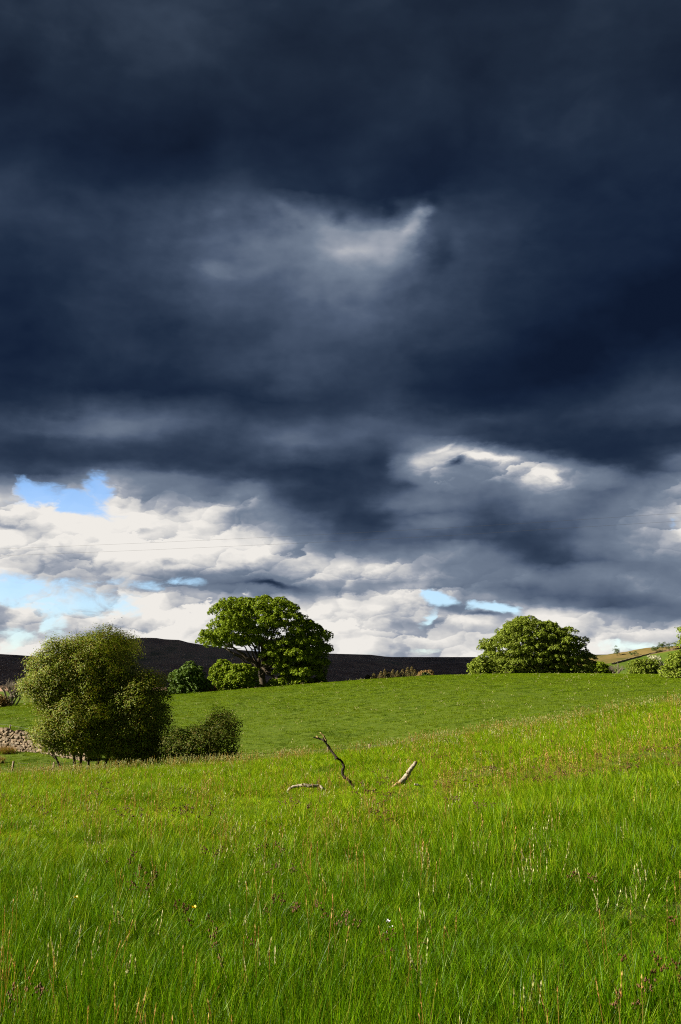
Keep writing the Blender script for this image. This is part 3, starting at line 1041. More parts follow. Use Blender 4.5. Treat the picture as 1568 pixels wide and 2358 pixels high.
def bough_leaves(centres, rad, flat, sub, sub_r, per, r, up=0.5, low=-0.25, gap=0.0):
    """boughs of foliage: each is a flattened dome set with little heads of leaves"""
    P, N = [], []
    for c in centres:
        R = rad * r.uniform(0.7, 1.3)
        k = max(4, int(sub * (R / rad) ** 2))
        d_ = r.normal(0, 1, (k * 3, 3))
        d_ /= np.linalg.norm(d_, axis=1, keepdims=True)
        d_ = d_[d_[:, 2] > low][:k]
        q = r.uniform(0.72, 1.08, len(d_))
        sc_ = c + d_ * np.array([R, R, R * flat]) * q[:, None]
        for s_, dd in zip(sc_, d_):
            m = per
            e = r.normal(0, 1, (m, 3)) + dd * 0.7 + np.array([0, 0, 0.5])
            e /= np.linalg.norm(e, axis=1, keepdims=True)
            P.append(s_ + e * sub_r * r.uniform(0.5, 1.0, (m, 1)))
            N.append(e * 0.9 + np.array([0, 0, up]) + r.normal(0, 0.35, (m, 3)))
    return np.concatenate(P), np.concatenate(N)


SYC = [(0.088, 0.145, 0.005), (0.115, 0.178, 0.007), (0.15, 0.21, 0.010), (0.19, 0.24, 0.022), (0.098, 0.16, 0.006)]
m_syc = leaf_material('sycamore_leaf', SYC, trans=0.25, rough=0.5, spec=0.08)
m_syc2 = leaf_material('pale_sycamore_leaf', [(0.098, 0.145, 0.009), (0.128, 0.18, 0.015), (0.165, 0.212, 0.028), (0.205, 0.24, 0.05)], trans=0.25, rough=0.5, spec=0.08)
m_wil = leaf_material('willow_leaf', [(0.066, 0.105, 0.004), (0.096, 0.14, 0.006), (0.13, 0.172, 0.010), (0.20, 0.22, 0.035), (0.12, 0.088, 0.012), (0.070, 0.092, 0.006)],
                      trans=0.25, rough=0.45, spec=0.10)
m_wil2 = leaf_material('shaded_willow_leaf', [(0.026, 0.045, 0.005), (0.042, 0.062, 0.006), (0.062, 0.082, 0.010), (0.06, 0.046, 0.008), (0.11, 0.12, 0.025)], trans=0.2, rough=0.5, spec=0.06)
m_midleaf = leaf_material('mid_green_leaf', [(0.05, 0.095, 0.010), (0.07, 0.125, 0.014), (0.10, 0.16, 0.022)], trans=0.22, rough=0.5, spec=0.2)
m_darkleaf = leaf_material('dark_leaf', [(0.030, 0.055, 0.010), (0.045, 0.075, 0.013), (0.065, 0.10, 0.018)], trans=0.2, rough=0.5, spec=0.3)
m_may = leaf_material('may_blossom', [(0.55, 0.52, 0.42), (0.42, 0.42, 0.30), (0.12, 0.15, 0.05), (0.65, 0.62, 0.52)], trans=0.2, rough=0.6)
m_tan = leaf_material('dry_leaf', [(0.20, 0.13, 0.05), (0.28, 0.17, 0.06), (0.14, 0.11, 0.04), (0.32, 0.20, 0.08)], trans=0.2, rough=0.7)
m_conif = leaf_material('conifer_needle', [(0.10, 0.06, 0.02), (0.07, 0.075, 0.015), (0.14, 0.085, 0.03), (0.055, 0.07, 0.015)], trans=0.1, rough=0.7)
m_bark = bark_material('bark', (0.035, 0.028, 0.020), (0.085, 0.068, 0.048), 3.0)
m_graybark = bark_material('pale_bark', (0.10, 0.085, 0.065), (0.20, 0.17, 0.135), 4.0)


def limbs_to(root, fork, targets, r0, mat, r, part='limb', trunk=True, base_r=None, bend=0.35, sides=6):
    """trunk from the ground to the fork, then one limb per target"""
    if trunk:
        T = Tubes(9)
        base_r = base_r or r0 * 1.9
        pts = bez((0, 0, -0.5), (fork[0] * 0.3, fork[1] * 0.3, fork[2] * 0.5), fork, 7)
        T.add(pts, np.linspace(base_r, r0 * 1.25, 7), wob=0.06)
        link('trunk', T.mesh('trunk'), mat, root)
    for tg in targets:
        T = Tubes(sides)
        tg = np.asarray(tg, float)
        m_ = (np.asarray(fork) * 0.5 + tg * 0.5) + np.array([0, 0, bend * (tg[2] - fork[2]) * r.uniform(-0.3, 0.6)]) + r.normal(0, 0.25, 3) * np.linalg.norm(tg - fork) * 0.12
        pts = bez(fork, m_, tg, 8) + np.vstack([np.zeros((1, 3)), r.normal(0, 0.012, (6, 3)) * np.linalg.norm(tg - fork), np.zeros((1, 3))])
        T.add(pts, np.linspace(r0 * r.uniform(0.6, 0.95), r0 * 0.14, 8))
        for _ in range(2):                                    # side boughs on each limb
            k = r.integers(3, 7)
            e = pts[k] + r.normal(0, 0.13, 3) * np.linalg.norm(tg - fork)
            T.add(bez(pts[k], (pts[k] + e) / 2 + r.normal(0, 0.05, 3), e, 5), np.linspace(r0 * 0.3, r0 * 0.07, 5))
        link(part, T.mesh(part), mat, root)


def twigs_part(root, centres, hub, r0, mat, name='branches', sides=4):
    T = Tubes(sides)
    for c in centres:
        T.add(bez(hub, (np.asarray(hub) + c) / 2 + rng.normal(0, 0.06, 3) * np.linalg.norm(c - hub), c, 5), np.linspace(r0, r0 * 0.2, 5), cap=False)
    o = link(name, T.mesh(name), mat, root)
    return o


# --- the big open sycamore on the rise (left of centre); metres from its foot
YS = 150.0
foot = stand(263, YS)
kz = at(263, 688, YS)[2] - foot[2]
r = np.random.default_rng(71)
sy = empty('sycamore_tree', foot, 'broad open crowned sycamore with bare dark limbs showing, on the crest left of centre', 'tree', 'trees along the rise')
OUT1 = [(-9.3, 4.6), (-9.0, 5.9), (-8.3, 6.9), (-7.2, 8.4), (-7.1, 10.6), (-5.7, 11.8), (-3.4, 12.5), (-1.2, 12.3), (.8, 12.6), (3.6, 12.0), (4.9, 10.4), (6.4, 9.5), (7.4, 8.5), (8.7, 7.5),
        (9.2, 5.0), (8.6, 3.8), (8.7, 0.6), (7.4, -0.7), (3.6, -0.7), (1.4, 1.6), (-0.6, 4.6), (-3.2, 5.0), (-6.2, 4.6)]
cl = fill_clumps(OUT1, 6.0, 1.42, 6000, r, inner=0.22, vert=1.35, margin=0.75)
# windows of sky in the middle of the crown
wins = [(2.2, 6.9, .5), (0.4, 7.0, .25), (-1.2, 8.7, .15), (-1.8, 4.3, .9)]
keep = [c for c in cl if all(math.hypot(c[0] - a, c[2] - b) > w + 0.45 for a, b, w in wins)]
cl = np.array(keep)
P, N = bough_leaves(cl, 1.08, 0.55, 24, 0.31, 22, r, low=-0.05)
link('crown', leaf_mesh('crown', P, N, 0.25, r), m_syc, sy)
tips = cl[r.permutation(len(cl))[:16]] * 0.9
limbs_to(sy, np.array([-0.3, 0.0, 2.6]), tips, 0.30, m_bark, r, base_r=0.55)
limbs_to(sy, np.array([-0.6, 0.2, 2.2]), [(-5.0, -.5, 5.2), (-3.4, .6, 6.4), (-2.2, -.8, 6.2), (-.8, .5, 8.4), (2.6, -.4, 8.0), (3.6, .3, 6.0), (5.2, -.5, 4.2)], 0.26, m_bark, r, trunk=False)

# --- the dense dome of the right-hand sycamore, its foot behind the crest
YR2 = 168.0
foot = stand(532, YR2)
z0 = at(532, 673.5, YR2)[2] - foot[2]
r = np.random.default_rng(72)
s2t = empty('sycamore_tree', foot, 'dense domed sycamore whose leafy skirt reaches the crest, right of centre', 'tree', 'trees along the rise')
q_ = 0.01393 * 1.0 * YR2 / FOC * 10
OUT2 = [(75, 610), (80, 430), (180, 415), (140, 330), (190, 265), (270, 240), (300, 170), (390, 120), (500, 115), (620, 145), (740, 200), (840, 230), (870, 300), (905, 380), (930, 420), (915, 610)]
zs = 0.557 / 4 * YR2 / FOC
OUT2 = [((a - 500) * zs, (520 - b) * zs + z0) for a, b in OUT2]
cl = fill_clumps(OUT2, 6.2, 1.45, 6000, r, inner=0.1, vert=1.45, margin=0.75)
P, N = bough_leaves(cl, 1.08, 0.54, 24, 0.31, 22, r, low=-0.05)
link('crown', leaf_mesh('crown', P, N, 0.25, r), m_syc2, s2t)
limbs_to(s2t, np.array([0, 0, 2.4]), cl[r.permutation(len(cl))[:9]] * 0.85, 0.30, m_bark, r, base_r=0.6)


def small_bush(px0, px1, py_top, py_base, y, mat, label, name='bush', cat='bush', group=None, leaf=0.24, rad=0.7, per=150, flat=0.75, seed=0, dome=1.0, sink=0.4, spacing=0.75):
    """a rounded bush standing on the land, given the patch of picture it fills"""
    r = np.random.default_rng(seed)
    pxm = (px0 + px1) / 2
    base = at(pxm, py_base, y)
    g = stand(pxm, y)
    sc_ = y / FOC
    hw, h = (px1 - px0) / 2 * sc_, (py_base - py_top) * sc_
    o = empty(name, g, label, cat, group)
    dz_ = base[2] - g[2]
    th_ = np.linspace(0, math.pi, 15)
    poly = [(hw * math.cos(t) * (1 + 0.07 * math.sin(3 * t + seed)), dz_ + h * math.sin(t) ** (0.75 * dome) * (1 + 0.05 * math.sin(5 * t + seed))) for t in th_]
    poly = [(hw * 0.95, min(-sink, dz_ - 0.2))] + poly + [(-hw * 0.95, min(-sink, dz_ - 0.2))]
    rad = min(rad, 0.42 * h)
    cl = fill_clumps(poly, hw * 0.8, rad * spacing * 1.2, 900, r, inner=0.1, dmax=0.5 * h)
    if len(cl) == 0:
        cl = np.array([[0, 0, h * 0.5]])
    P, N = bough_leaves(cl, rad, flat, int(per / 9), rad * 0.36, 16, r)
    link('crown', leaf_mesh('crown', P, N, leaf, r), mat, o)
    T = Tubes(5)
    for c in cl[:8]:
        T.add(bez((0, 0, -0.3), (c[0] * .3, c[1] * .3, c[2] * .6), c, 5), np.linspace(0.07, 0.02, 5) * max(1, h / 3))
    link('stems', T.mesh('stems'), m_bark, o)
    return o


GB = 'bushes along the rise'
small_bush(171, 205, 667.5, 695, 140, m_midleaf, 'dark green rounded bush between the willow and the broad sycamore', seed=1, group=GB, leaf=.26)
small_bush(211, 234, 662, 690, 146, m_syc, 'upright leafy bush at the left foot of the broad sycamore', seed=2, group=GB, leaf=.27)
small_bush(227, 258, 665, 690, 143, m_syc, 'bright round bush in front of the trunk of the broad sycamore', seed=3, group=GB, leaf=.27)
small_bush(268, 284, 680, 687, 143, m_syc, 'low bright bush just right of the broad sycamore trunk', seed=4, group=GB, leaf=.24, rad=.5)
small_bush(198, 216, 686, 694, 142, m_tan, 'low tan scrub between dark bush and broad sycamore', name='scrub', cat='scrub', seed=5, leaf=.16, rad=.4)
small_bush(472, 492, 659, 674, 160, m_syc2, 'pale low bush against the left skirt of the domed sycamore', seed=6, group=GB)
small_bush(589, 612, 664, 674.5, 194, m_syc, 'yellow green bush just right of the domed sycamore', seed=7, group=GB)
small_bush(631, 660, 660.5, 675, 185, m_syc2, 'pale leafy bush on the crest below the white blossoming one', seed=8, group=GB)
small_bush(649, 662, 657, 668, 215, m_may, 'small hawthorn white with blossom behind the pale bush', name='hawthorn', cat='hawthorn', seed=9, leaf=.2)
small_bush(419, 434, 672, 679, 158, m_tan, 'tan mound of dry growth on the crest beside the young conifers', name='scrub', cat='scrub', seed=10, leaf=.16, rad=.5)
small_bush(421.5, 431, 674, 678.5, 153, m_darkleaf, 'little dark green bush in front of the tan mound on the crest', seed=11, group=GB, leaf=.18, rad=.4)
o = small_bush(667, 712, 654, 683, 118, m_syc2, 'lower leafy half of the tree cut by the right edge', name='field_tree', cat='tree', seed=12, leaf=.24)
o['label'] = 'leafy tree cut off by the right edge of the picture'
r = np.random.default_rng(90)
cl = fill_clumps([(-.3, 2.2), (-.9, 3.6), (-.5, 5.3), (0.8, 6.2), (2.2, 5.6), (2.4, 2.2)], 1.6, 0.75, 500, r, dmax=1.5)
P, N = clump_leaves(cl, 0.7, 0.75, 150, r)
link('upper_crown', leaf_mesh('upper_crown', P, N, .24, r), m_syc2, o)

# --- dots of trees and field walls on the sunny hillside
def hill_at(px, py):
    u, t = bearing(px, py)
    ys = np.linspace(340, 700, 1500)
    gap = EYE + t * ys - hillside_z(u * ys, ys)
    k = np.nonzero(gap <= 0)[0]
    y = ys[k[0]] if len(k) else YH
    return np.array([u * y, y, float(hillside_z(u * y, y))])


for i, (px, py, h, w, lb) in enumerate([(617, 655.5, 4.2, 2.4, 'lone dark tree on the brown hillside nearest the domed sycamore'),
                                        (656, 652.5, 3.2, 3.0, 'dark thorn at the left end of the hillside scrub'),
                                        (662, 651.0, 3.8, 3.6, 'dark thorn in the middle of the hillside scrub'),
                                        (669, 650.2, 3.4, 4.2, 'dark thorn near the right end of the hillside scrub'),
                                        (634, 656.0, 2.0, 4.5, 'low dark scrub beside the stone fold on the hillside')]):
    p = hill_at(px, py)
    r = np.random.default_rng(200 + i)
    o = empty('thorn_tree', p, lb, 'tree', 'thorns on the hillside')
    cl = r.normal(0, 1, (14, 3)) * np.array([w * .3, w * .3, h * .16]) + np.array([0, 0, h * .62])
    P, N = clump_leaves(cl, h * .24, .8, 45, r)
    link('crown', leaf_mesh('crown', P, N, .4, r), m_darkleaf, o)
    T = Tubes(5).add([(0, 0, -.4), (.1, 0, h * .3), (0, .1, h * .65)], [.22, .16, .06])
    link('trunk', T.mesh('trunk'), m_bark, o)

m_stone, n = new_mat('field_stone')
oi = n.node('ShaderNodeObjectInfo')
co = n.node('ShaderNodeNewGeometry').outputs['Position']
no = n.noise(co, 14.0, 6, 0.65)
c = n.ramp(n.math('FRACT', n.math('MULTIPLY', oi.outputs['Random'], 7.3)), [(0, (0.085, 0.058, 0.034)), (0.35, (0.14, 0.096, 0.058)), (0.7, (0.18, 0.128, 0.082)), (1, (0.11, 0.085, 0.06))])
c = n.mix(n.mapr(no, 0.5, 0.7), c, (0.21, 0.185, 0.145))
c = n.mix(n.mapr(n.noise(co, 5.0, 4, 0.6), 0.56, 0.7), c, (0.05, 0.04, 0.028))
d = n.node('ShaderNodeBsdfPrincipled', None, Base_Color=c, Roughness=0.9)
bp = n.node('ShaderNodeBump', None, Strength=0.5, Distance=0.02, Height=no)
n.l.new(bp.outputs[0], d.inputs['Normal'])
finish(n, d.outputs[0])


def hill_wall(pts, label, h=0.75, w=0.6):
    """a distant field wall following the slope"""
    pp = []
    for (a, b) in zip(pts[:-1], pts[1:]):
        for t in np.linspace(0, 1, 12):
            pp.append(hill_at(a[0] + (b[0] - a[0]) * t, a[1] + (b[1] - a[1]) * t))
    V_, F = [], []
    for i, p in enumerate(pp):
        d_ = pp[min(i + 1, len(pp) - 1)] - pp[max(i - 1, 0)]
        s_ = np.array([-d_[1], d_[0], 0]) / (np.hypot(d_[0], d_[1]) + 1e-9) * w / 2
        hh = h * (1 + 0.12 * math.sin(i * 2.3))
        V_ += [p - s_ - [0, 0, .5], p - s_ * .7 + [0, 0, hh], p + s_ * .7 + [0, 0, hh], p + s_ - [0, 0, .5]]
        if i:
            k = 4 * i
            for j in range(3):
                F += [k - 4 + j, k - 3 + j, k + 1 + j, k + j]
    me = mesh_np('field_wall', np.array(V_), F, np.full(len(F) // 4, 4))
    tag(link('field_wall', me, m_stone), label, 'wall')


hill_wall([(612, 664.6), (630, 659.6), (658, 652.6), (681, 648.6), (690, 647)], 'long stone field wall between brown rough and green pasture on hillside')
hill_wall([(660, 666.5), (668, 664.5), (676, 664.0), (690, 662)], 'short grey field wall crossing the green pasture on hillside')

# --- young conifers on the crest
CON = ['smallest young conifer at the left end of the row along the crest'] + \
      ['%s young conifer from the left in the rusty row along the crest' % w for w in ('second', 'third', 'fourth', 'fifth', 'sixth', 'seventh', 'eighth', 'ninth')] + \
      ['tallest rusty young conifer of the row along the crest', 'young conifer at the right end of the row, beside the tan mound']
for i, (px, h) in enumerate([(368, .55), (374, .7), (381, .95), (385, 1.25), (389, .9), (393, 1.1), (398, .95), (403, 1.1), (408, 1.35), (412, 1.5), (415, 1.0)]):
    y = 156 + (i * 37 % 7)
    g = stand(px, y)
    base = at(px, 678.6 - (px - 366) * 0.045, y)[2]
    top = base - g[2] + h
    r = np.random.default_rng(300 + i)
    o = empty('young_conifer', g, CON[i], 'conifer', 'young conifers along the crest')
    k = 300
    t = r.uniform(0.0, 1, k)
    a = r.uniform(0, 6.28, k)
    rr = 0.62 * (1 - t) ** 0.7 * r.uniform(0.4, 1.0, k) + 0.03
    P = np.stack([rr * np.cos(a), rr * np.sin(a), top * (0.08 + 0.92 * t)], -1)
    N = np.stack([np.cos(a), np.sin(a), np.full(k, 0.8)], -1) + r.normal(0, .4, (k, 3))
    link('crown', leaf_mesh('crown', P, N, .2, r, .4), m_conif, o)
    link('trunk', Tubes(5).add([(0, 0, -.3), (0, 0, top * .5), (0, 0, top * 1.04)], [.05, .035, .01]).mesh('trunk'), m_bark, o)


# --- bare trees
def bare(root, h, spread, mat, r, stems=6, depth=4, r0=0.06, lean=(0, 0)):
    def grow(T, p, d_, L_, rad, k):
        e = p + d_ * L_
        m_ = (p + e) / 2 + r.normal(0, 0.07, 3) * L_
        T.add(bez(p, m_, e, 4), np.linspace(rad, rad * 0.62, 4), cap=False)
        if k == 0:
            return
        for _ in range(3 if k > 1 else 4):
            nd = d_ + r.normal(0, 0.42, 3)
            nd[2] = abs(nd[2]) * 0.9 + 0.12
            nd /= np.linalg.norm(nd)
            grow(T, p + d_ * L_ * r.uniform(0.55, 1.0), nd, L_ * r.uniform(0.6, 0.8), rad * 0.58, k - 1)
    for i in range(stems):
        T = Tubes(4)
        a = r.uniform(0, 6.28)
        d_ = np.array([math.cos(a) * spread + lean[0], math.sin(a) * spread * .8, 1.0])
        d_ /= np.linalg.norm(d_)
        grow(T, np.array([r.normal(0, .15), r.normal(0, .15), -.2]), d_, h * 0.42, r0, depth - 1)
        link('branch', T.mesh('branch'), mat, root)


o = empty('bare_tree', stand(12, 132), 'leafless grey bush with fanning branches at the left edge', 'tree')
bare(o, 3.6, 0.62, m_graybark, np.random.default_rng(401), stems=9, r0=0.11)
small_bush(-10, 8, 697, 706, 128, m_tan, 'low brown scrub under the leafless bush at the left edge', name='scrub', cat='scrub', seed=21, leaf=.14, rad=.45)
o = empty('bare_tree', stand(617, 178), 'thin leafless shrub between the bushes right of the domed sycamore', 'tree')
bare(o, 2.6, 0.55, m_graybark, np.random.default_rng(402), stems=6, r0=0.08)

# --- the big willow bush at the left
YW = 49.5
base = at(89, 765, YW)
g = stand(89, YW)
dz_ = base[2] - g[2]
r = np.random.default_rng(73)
wl = empty('willow_bush', g, 'big rounded many stemmed willow bush with small pale leaves at the left', 'bush', None)
kq = YW / FOC / 8.96
LOBES = [
    ([(190, 680), (265, 520), (330, 420), (400, 320), (500, 250), (700, 215), (870, 200), (1000, 175), (1150, 205), (1240, 310), (1200, 480), (1230, 620), (1150, 800), (900, 920), (500, 980), (300, 930), (250, 780)], 0.3, 2.1, (700, 640)),
    ([(370, 1210), (390, 1010), (520, 850), (700, 740), (900, 740), (1030, 880), (1080, 1100), (1040, 1330), (860, 1320), (680, 1290), (500, 1275)], -1.1, 1.4, (720, 1080)),
    ([(1000, 800), (1100, 620), (1230, 560), (1330, 525), (1420, 545), (1480, 680), (1535, 900), (1500, 1100), (1460, 1380), (1300, 1400), (1000, 1395), (960, 1100)], -0.1, 1.7, (1240, 980))]
cls, Ps, Ns = [], [], []
for poly, yo, dep, ctr in LOBES:
    poly = [((a - 800) * kq, (1370 - b) * kq + dz_) for a, b in poly]
    ctr = np.array([(ctr[0] - 800) * kq, yo, (1370 - ctr[1]) * kq + dz_])
    c_ = fill_clumps(poly, dep, 0.50, 4200, r, inner=0.12, dmax=1.6, margin=0.30) + np.array([0, yo, 0])
    P, N = clump_leaves(c_, 0.46, 0.85, 460, r, up=0.45, hollow=0.5, low=-0.45, fuzz=0.15)
    N += (P - ctr) * 0.42
    cls.append(c_)
    Ps.append(P)
    Ns.append(N)
cl, P, N = np.concatenate(cls), np.concatenate(Ps), np.concatenate(Ns)
extra = r.normal(0, 0.16, P[::9].shape) + P[::9]
P = np.concatenate([P, extra])
N = np.concatenate([N, N[::9]])
link('crown', leaf_mesh('crown', P, N, 0.088, r, 0.6), m_wil, wl)
for (dx_, top) in [(-.75, (-1.9, -.4, 2.6)), (-.45, (-1.2, .3, 4.4)), (-.2, (-.4, -.4, 5.0)), (.05, (.2, .5, 5.2)), (.35, (1.0, -.3, 5.1)), (.6, (1.6, .4, 4.4)), (.95, (2.4, -.2, 3.4)), (1.5, (2.9, .3, 2.6)), (2.1, (3.0, -.3, 1.8)), (-.6, (-1.7, -.8, 1.2))]:
    T = Tubes(6)
    b0 = np.array([dx_ * .8, r.normal(0, .25), -.3])
    pts = bez(b0, b0 * .5 + np.array(top) * .5 + r.normal(0, .15, 3), top, 8)
    T.add(pts, np.linspace(.085, .018, 8))
    for k in (3, 4, 5, 6):
        e = pts[k] + r.normal(0, .55, 3) + np.array([0, 0, .4])
        T.add(bez(pts[k], (pts[k] + e) / 2 + r.normal(0, .06, 3), e, 5), np.linspace(.03, .008, 5), sides=4)
    link('stem', T.mesh('stem'), m_bark, wl)
# fine brown shoots standing out of the crown
T = Tubes(3)
for c in cl[r.permutation(len(cl))[:240]]:
    if c[2] > dz_ + 2.0:
        out = np.array([c[0] * .18, c[1] * .2, 1.0]) + r.normal(0, .25, 3)
        T.add([c, c + out * .22, c + out * .42 + r.normal(0, .04, 3)], [.008, .006, .003], cap=False)
link('shoots', T.mesh('shoots'), m_bark, wl)['kind'] = 'stuff'

# smaller bush to its right
base = at(206, 759, 48.4)
g = stand(206, 48.4)
dz_ = base[2] - g[2]
r = np.random.default_rng(74)
wb = empty('small_bush', g, 'low dark loose bush leaning away from the right side of the willow', 'bush')
kq = 48.4 / FOC
OUT4 = [((a - 206) * kq, (759 - b) * kq + dz_) for a, b in [(158, 763), (160, 742), (170, 735), (176, 730), (183, 728), (189, 733), (195, 727), (205, 723), (212, 715), (222, 711), (233, 717), (238, 729), (240, 748), (237, 762)]]
cl = fill_clumps(OUT4, 1.2, 0.36, 1500, r, inner=0.25, dmax=1.0)
P, N = clump_leaves(cl, 0.34, 0.9, 130, r, up=0.4, hollow=0.45, low=-0.5, fuzz=0.2)
N += (P - np.array([0.2, 0.2, 0.6])) * 0.3
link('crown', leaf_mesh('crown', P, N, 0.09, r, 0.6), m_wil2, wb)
T = Tubes(5)
for c in cl[r.permutation(len(cl))[:14]]:
    T.add(bez((r.normal(0, .25), r.normal(0, .2), -.3), (c[0] * .4, c[1] * .4, c[2] * .7), c, 6), np.linspace(.04, .01, 6))
link('stems', T.mesh('stems'), m_bark, wb)

# ------------------------------------------------------------------ the dry stone wall
def rock_mesh(seed):
    """a squarish, chipped stone about one unit across"""
    r = np.random.default_rng(seed)
    V_ = []
    for a in (-1, 1):
        for b in (-1, 1):
            for c in (-1, 1):
                V_.append(np.array([a, b, c]) * 0.5 * r.uniform(0.74, 1.0, 3))
    bmv = bpy.data.meshes.new('stone')
    import bmesh
    bm = bmesh.new()
    for v in V_:
        bm.verts.new(v)
    bmesh.ops.convex_hull(bm, input=bm.verts)
    bmesh.ops.bevel(bm, geom=list(bm.edges), offset=0.10, segments=1, affect='EDGES')
    bm.to_mesh(bmv)
    bm.free()
    bmv.materials.append(m_stone)
    return bmv


rocks = [rock_mesh(500 + i) for i in range(9)]
p_top = [(-14, 724), (0, 727), (24, 731), (46, 737), (66, 743), (92, 749)]
ys_w = [74.5, 73.2, 72.0, 70.8, 69, 66.8]
wallpts = [(at(px, py, y), stand(px, y)) for (px, py), y in zip(p_top, ys_w)]
wall = empty('dry_stone_wall', wallpts[2][1], 'tumbledown dry stone wall of brown stones running behind the willow', 'wall')
W0 = np.array(wallpts[2][1])
# dark packed core behind the face stones
V_, F = [], []
seg = []
for k in range(len(wallpts) - 1):
    for t in np.linspace(0, 1, 8, endpoint=(k == len(wallpts) - 2)):
        seg.append(((1 - t) * wallpts[k][0] + t * wallpts[k + 1][0], (1 - t) * wallpts[k][1] + t * wallpts[k + 1][1]))
arc = [0.0]
for k in range(1, len(seg)):
    arc.append(arc[-1] + np.linalg.norm(seg[k][1][:2] - seg[k - 1][1][:2]))
arc = np.array(arc)
tops = np.array([s_[0][2] for s_ in seg])
bots = np.array([float(ground_z(s_[1][0], s_[1][1])) for s_ in seg])
xy = np.array([s_[1][:2] for s_ in seg])
m_core = bark_material('wall_core', (0.03, 0.025, 0.02), (0.06, 0.05, 0.04), 6.0)
for i in range(len(seg)):
    d_ = xy[min(i + 1, len(seg) - 1)] - xy[max(i - 1, 0)]
    nrm = np.array([-d_[1], d_[0]]) / np.linalg.norm(d_)
    for (off_, z_) in ((-.22, bots[i] - .2), (-.13, tops[i] - .13), (.13, tops[i] - .13), (.22, bots[i] - .2)):
        V_.append((*(xy[i] + nrm * off_ - W0[:2]), z_ - W0[2]))
    if i:
        k = 4 * i
        for j in range(3):
            F += [k - 4 + j, k - 3 + j, k + 1 + j, k + j]
link('core', mesh_np('core', V_, F, np.full(len(F) // 4, 4)), m_core, wall)
r = np.random.default_rng(75)
count = 0
sA = 0.0
u_list = []
hmax = float((tops - bots).max())
zc_ = 0.06
while zc_ < hmax + .1 and count < 300:
    a_ = r.uniform(0, .15)
    course = r.uniform(.13, .19)
    while a_ < arc[-1] and count < 300:
        L_ = r.uniform(.13, .40)
        ac = a_ + L_ / 2
        tp, bt = np.interp(ac, arc, tops), np.interp(ac, arc, bots)
        if zc_ < tp - bt - .02:
            cx_, cy_ = np.interp(ac, arc, xy[:, 0]), np.interp(ac, arc, xy[:, 1])
            dxy = np.array([np.interp(ac + .2, arc, xy[:, 0]) - np.interp(ac - .2, arc, xy[:, 0]), np.interp(ac + .2, arc, xy[:, 1]) - np.interp(ac - .2, arc, xy[:, 1])])
            dxy /= np.linalg.norm(dxy)
            nrm = np.array([dxy[1], -dxy[0]])
            batter = .21 - .09 * zc_ / 1.3
            last = zc_ > tp - bt - .2
            offn = r.normal(0, .05) if last else batter + r.uniform(-.04, .09)
            o = link('stone', rocks[r.integers(0, 9)], None, wall)
            o.location = (cx_ + nrm[0] * offn - W0[0], cy_ + nrm[1] * offn - W0[1], bt + zc_ - W0[2] + r.normal(0, .03))
            o.rotation_euler = (r.normal(0, .25), r.normal(0, .28), math.atan2(dxy[1], dxy[0]) + r.normal(0, .16))
            dp = .46 if last else r.uniform(.18, .26)
            o.scale = (L_ * 1.12, dp, course * r.uniform(.95, 1.3) * (1.15 if last else 1))
            count += 1
        a_ += L_
    zc_ += course

# ------------------------------------------------------------------ fences
m_post = bark_material('weathered_post', (0.16, 0.12, 0.08), (0.30, 0.24, 0.17), 10.0)
m_wire, n = new_mat('fence_wire')
d = n.node('ShaderNodeBsdfPrincipled', None, Base_Color=(0.07, 0.07, 0.068, 1), Metallic=0.0, Roughness=0.5)
finish(n, d.outputs[0])


def fence(label, posts, wires=(0.95, 0.6), pr=0.05):
    """posts: (px, py of the top, distance)"""
    tp = [at(*p) for p in posts]
    gd = [stand(p[0], p[2]) for p in posts]
    o = empty('wire_fence', gd[0], label, 'fence')
    w0 = np.array(gd[0])
    r = np.random.default_rng(int(posts[0][0] * 7 + 900))
    for a, b in zip(tp, gd):
        T = Tubes(8)
        ln = r.normal(0, .02, 2)
        T.add([b - w0 - [0, 0, .3], (a + b) / 2 - w0 + [ln[0] * .4, 0, 0], a - w0 + [ln[0], ln[1], -.012], a - w0 + [ln[0], ln[1], 0]], [pr * 1.05, pr, pr * .96, pr * .8])
        link('post', T.mesh('post', False), m_post, o)
    for f in wires:
        pts = []
        for k in range(len(tp)):
            pts.append(gd[k] + (tp[k] - gd[k]) * f - w0 + np.array([0, -pr, 0]))
            if k < len(tp) - 1:
                nx = gd[k + 1] + (tp[k + 1] - gd[k + 1]) * f - w0 + np.array([0, -pr, 0])
                pts.append((pts[-1] + nx) / 2 - [0, 0, .03])
        link('wire', Tubes(4).add(pts, .006).mesh('wire'), m_wire, o)


fence('leaning post and wire fence along the dip beyond the near meadow',
      [(13, 761, 49), (54, 762, 49.5), (118, 757, 50.5), (178, 754, 51.5), (232, 751, 52), (281.5, 750.7, 52), (327.5, 747, 52), (370, 744, 52.5), (412, 738, 52)])
fence('old post and wire fence on the far side of the dry stone wall', [(-24, 719, 78), (10.5, 724.3, 76.5), (43.7, 730.3, 75), (78, 736, 73)])


# ------------------------------------------------------------------ coarse rush tussocks
def tussock(px, y, w, h, label, seed, mats=None):
    g = stand(px, y)
    o = empty('rush_tussock', g, label, 'tussock', 'coarse tussocks in the dip')
    me = blades(int(420 * w), 0.34 * w, h * .6, h, .014, .28, .8, seed)
    link('dry_blades', me, m_straw2, o)
    me2 = blades(int(160 * w), 0.36 * w, h * .4, h * .75, .014, .3, .8, seed + 1)
    link('green_blades', me2, m_grass, o)


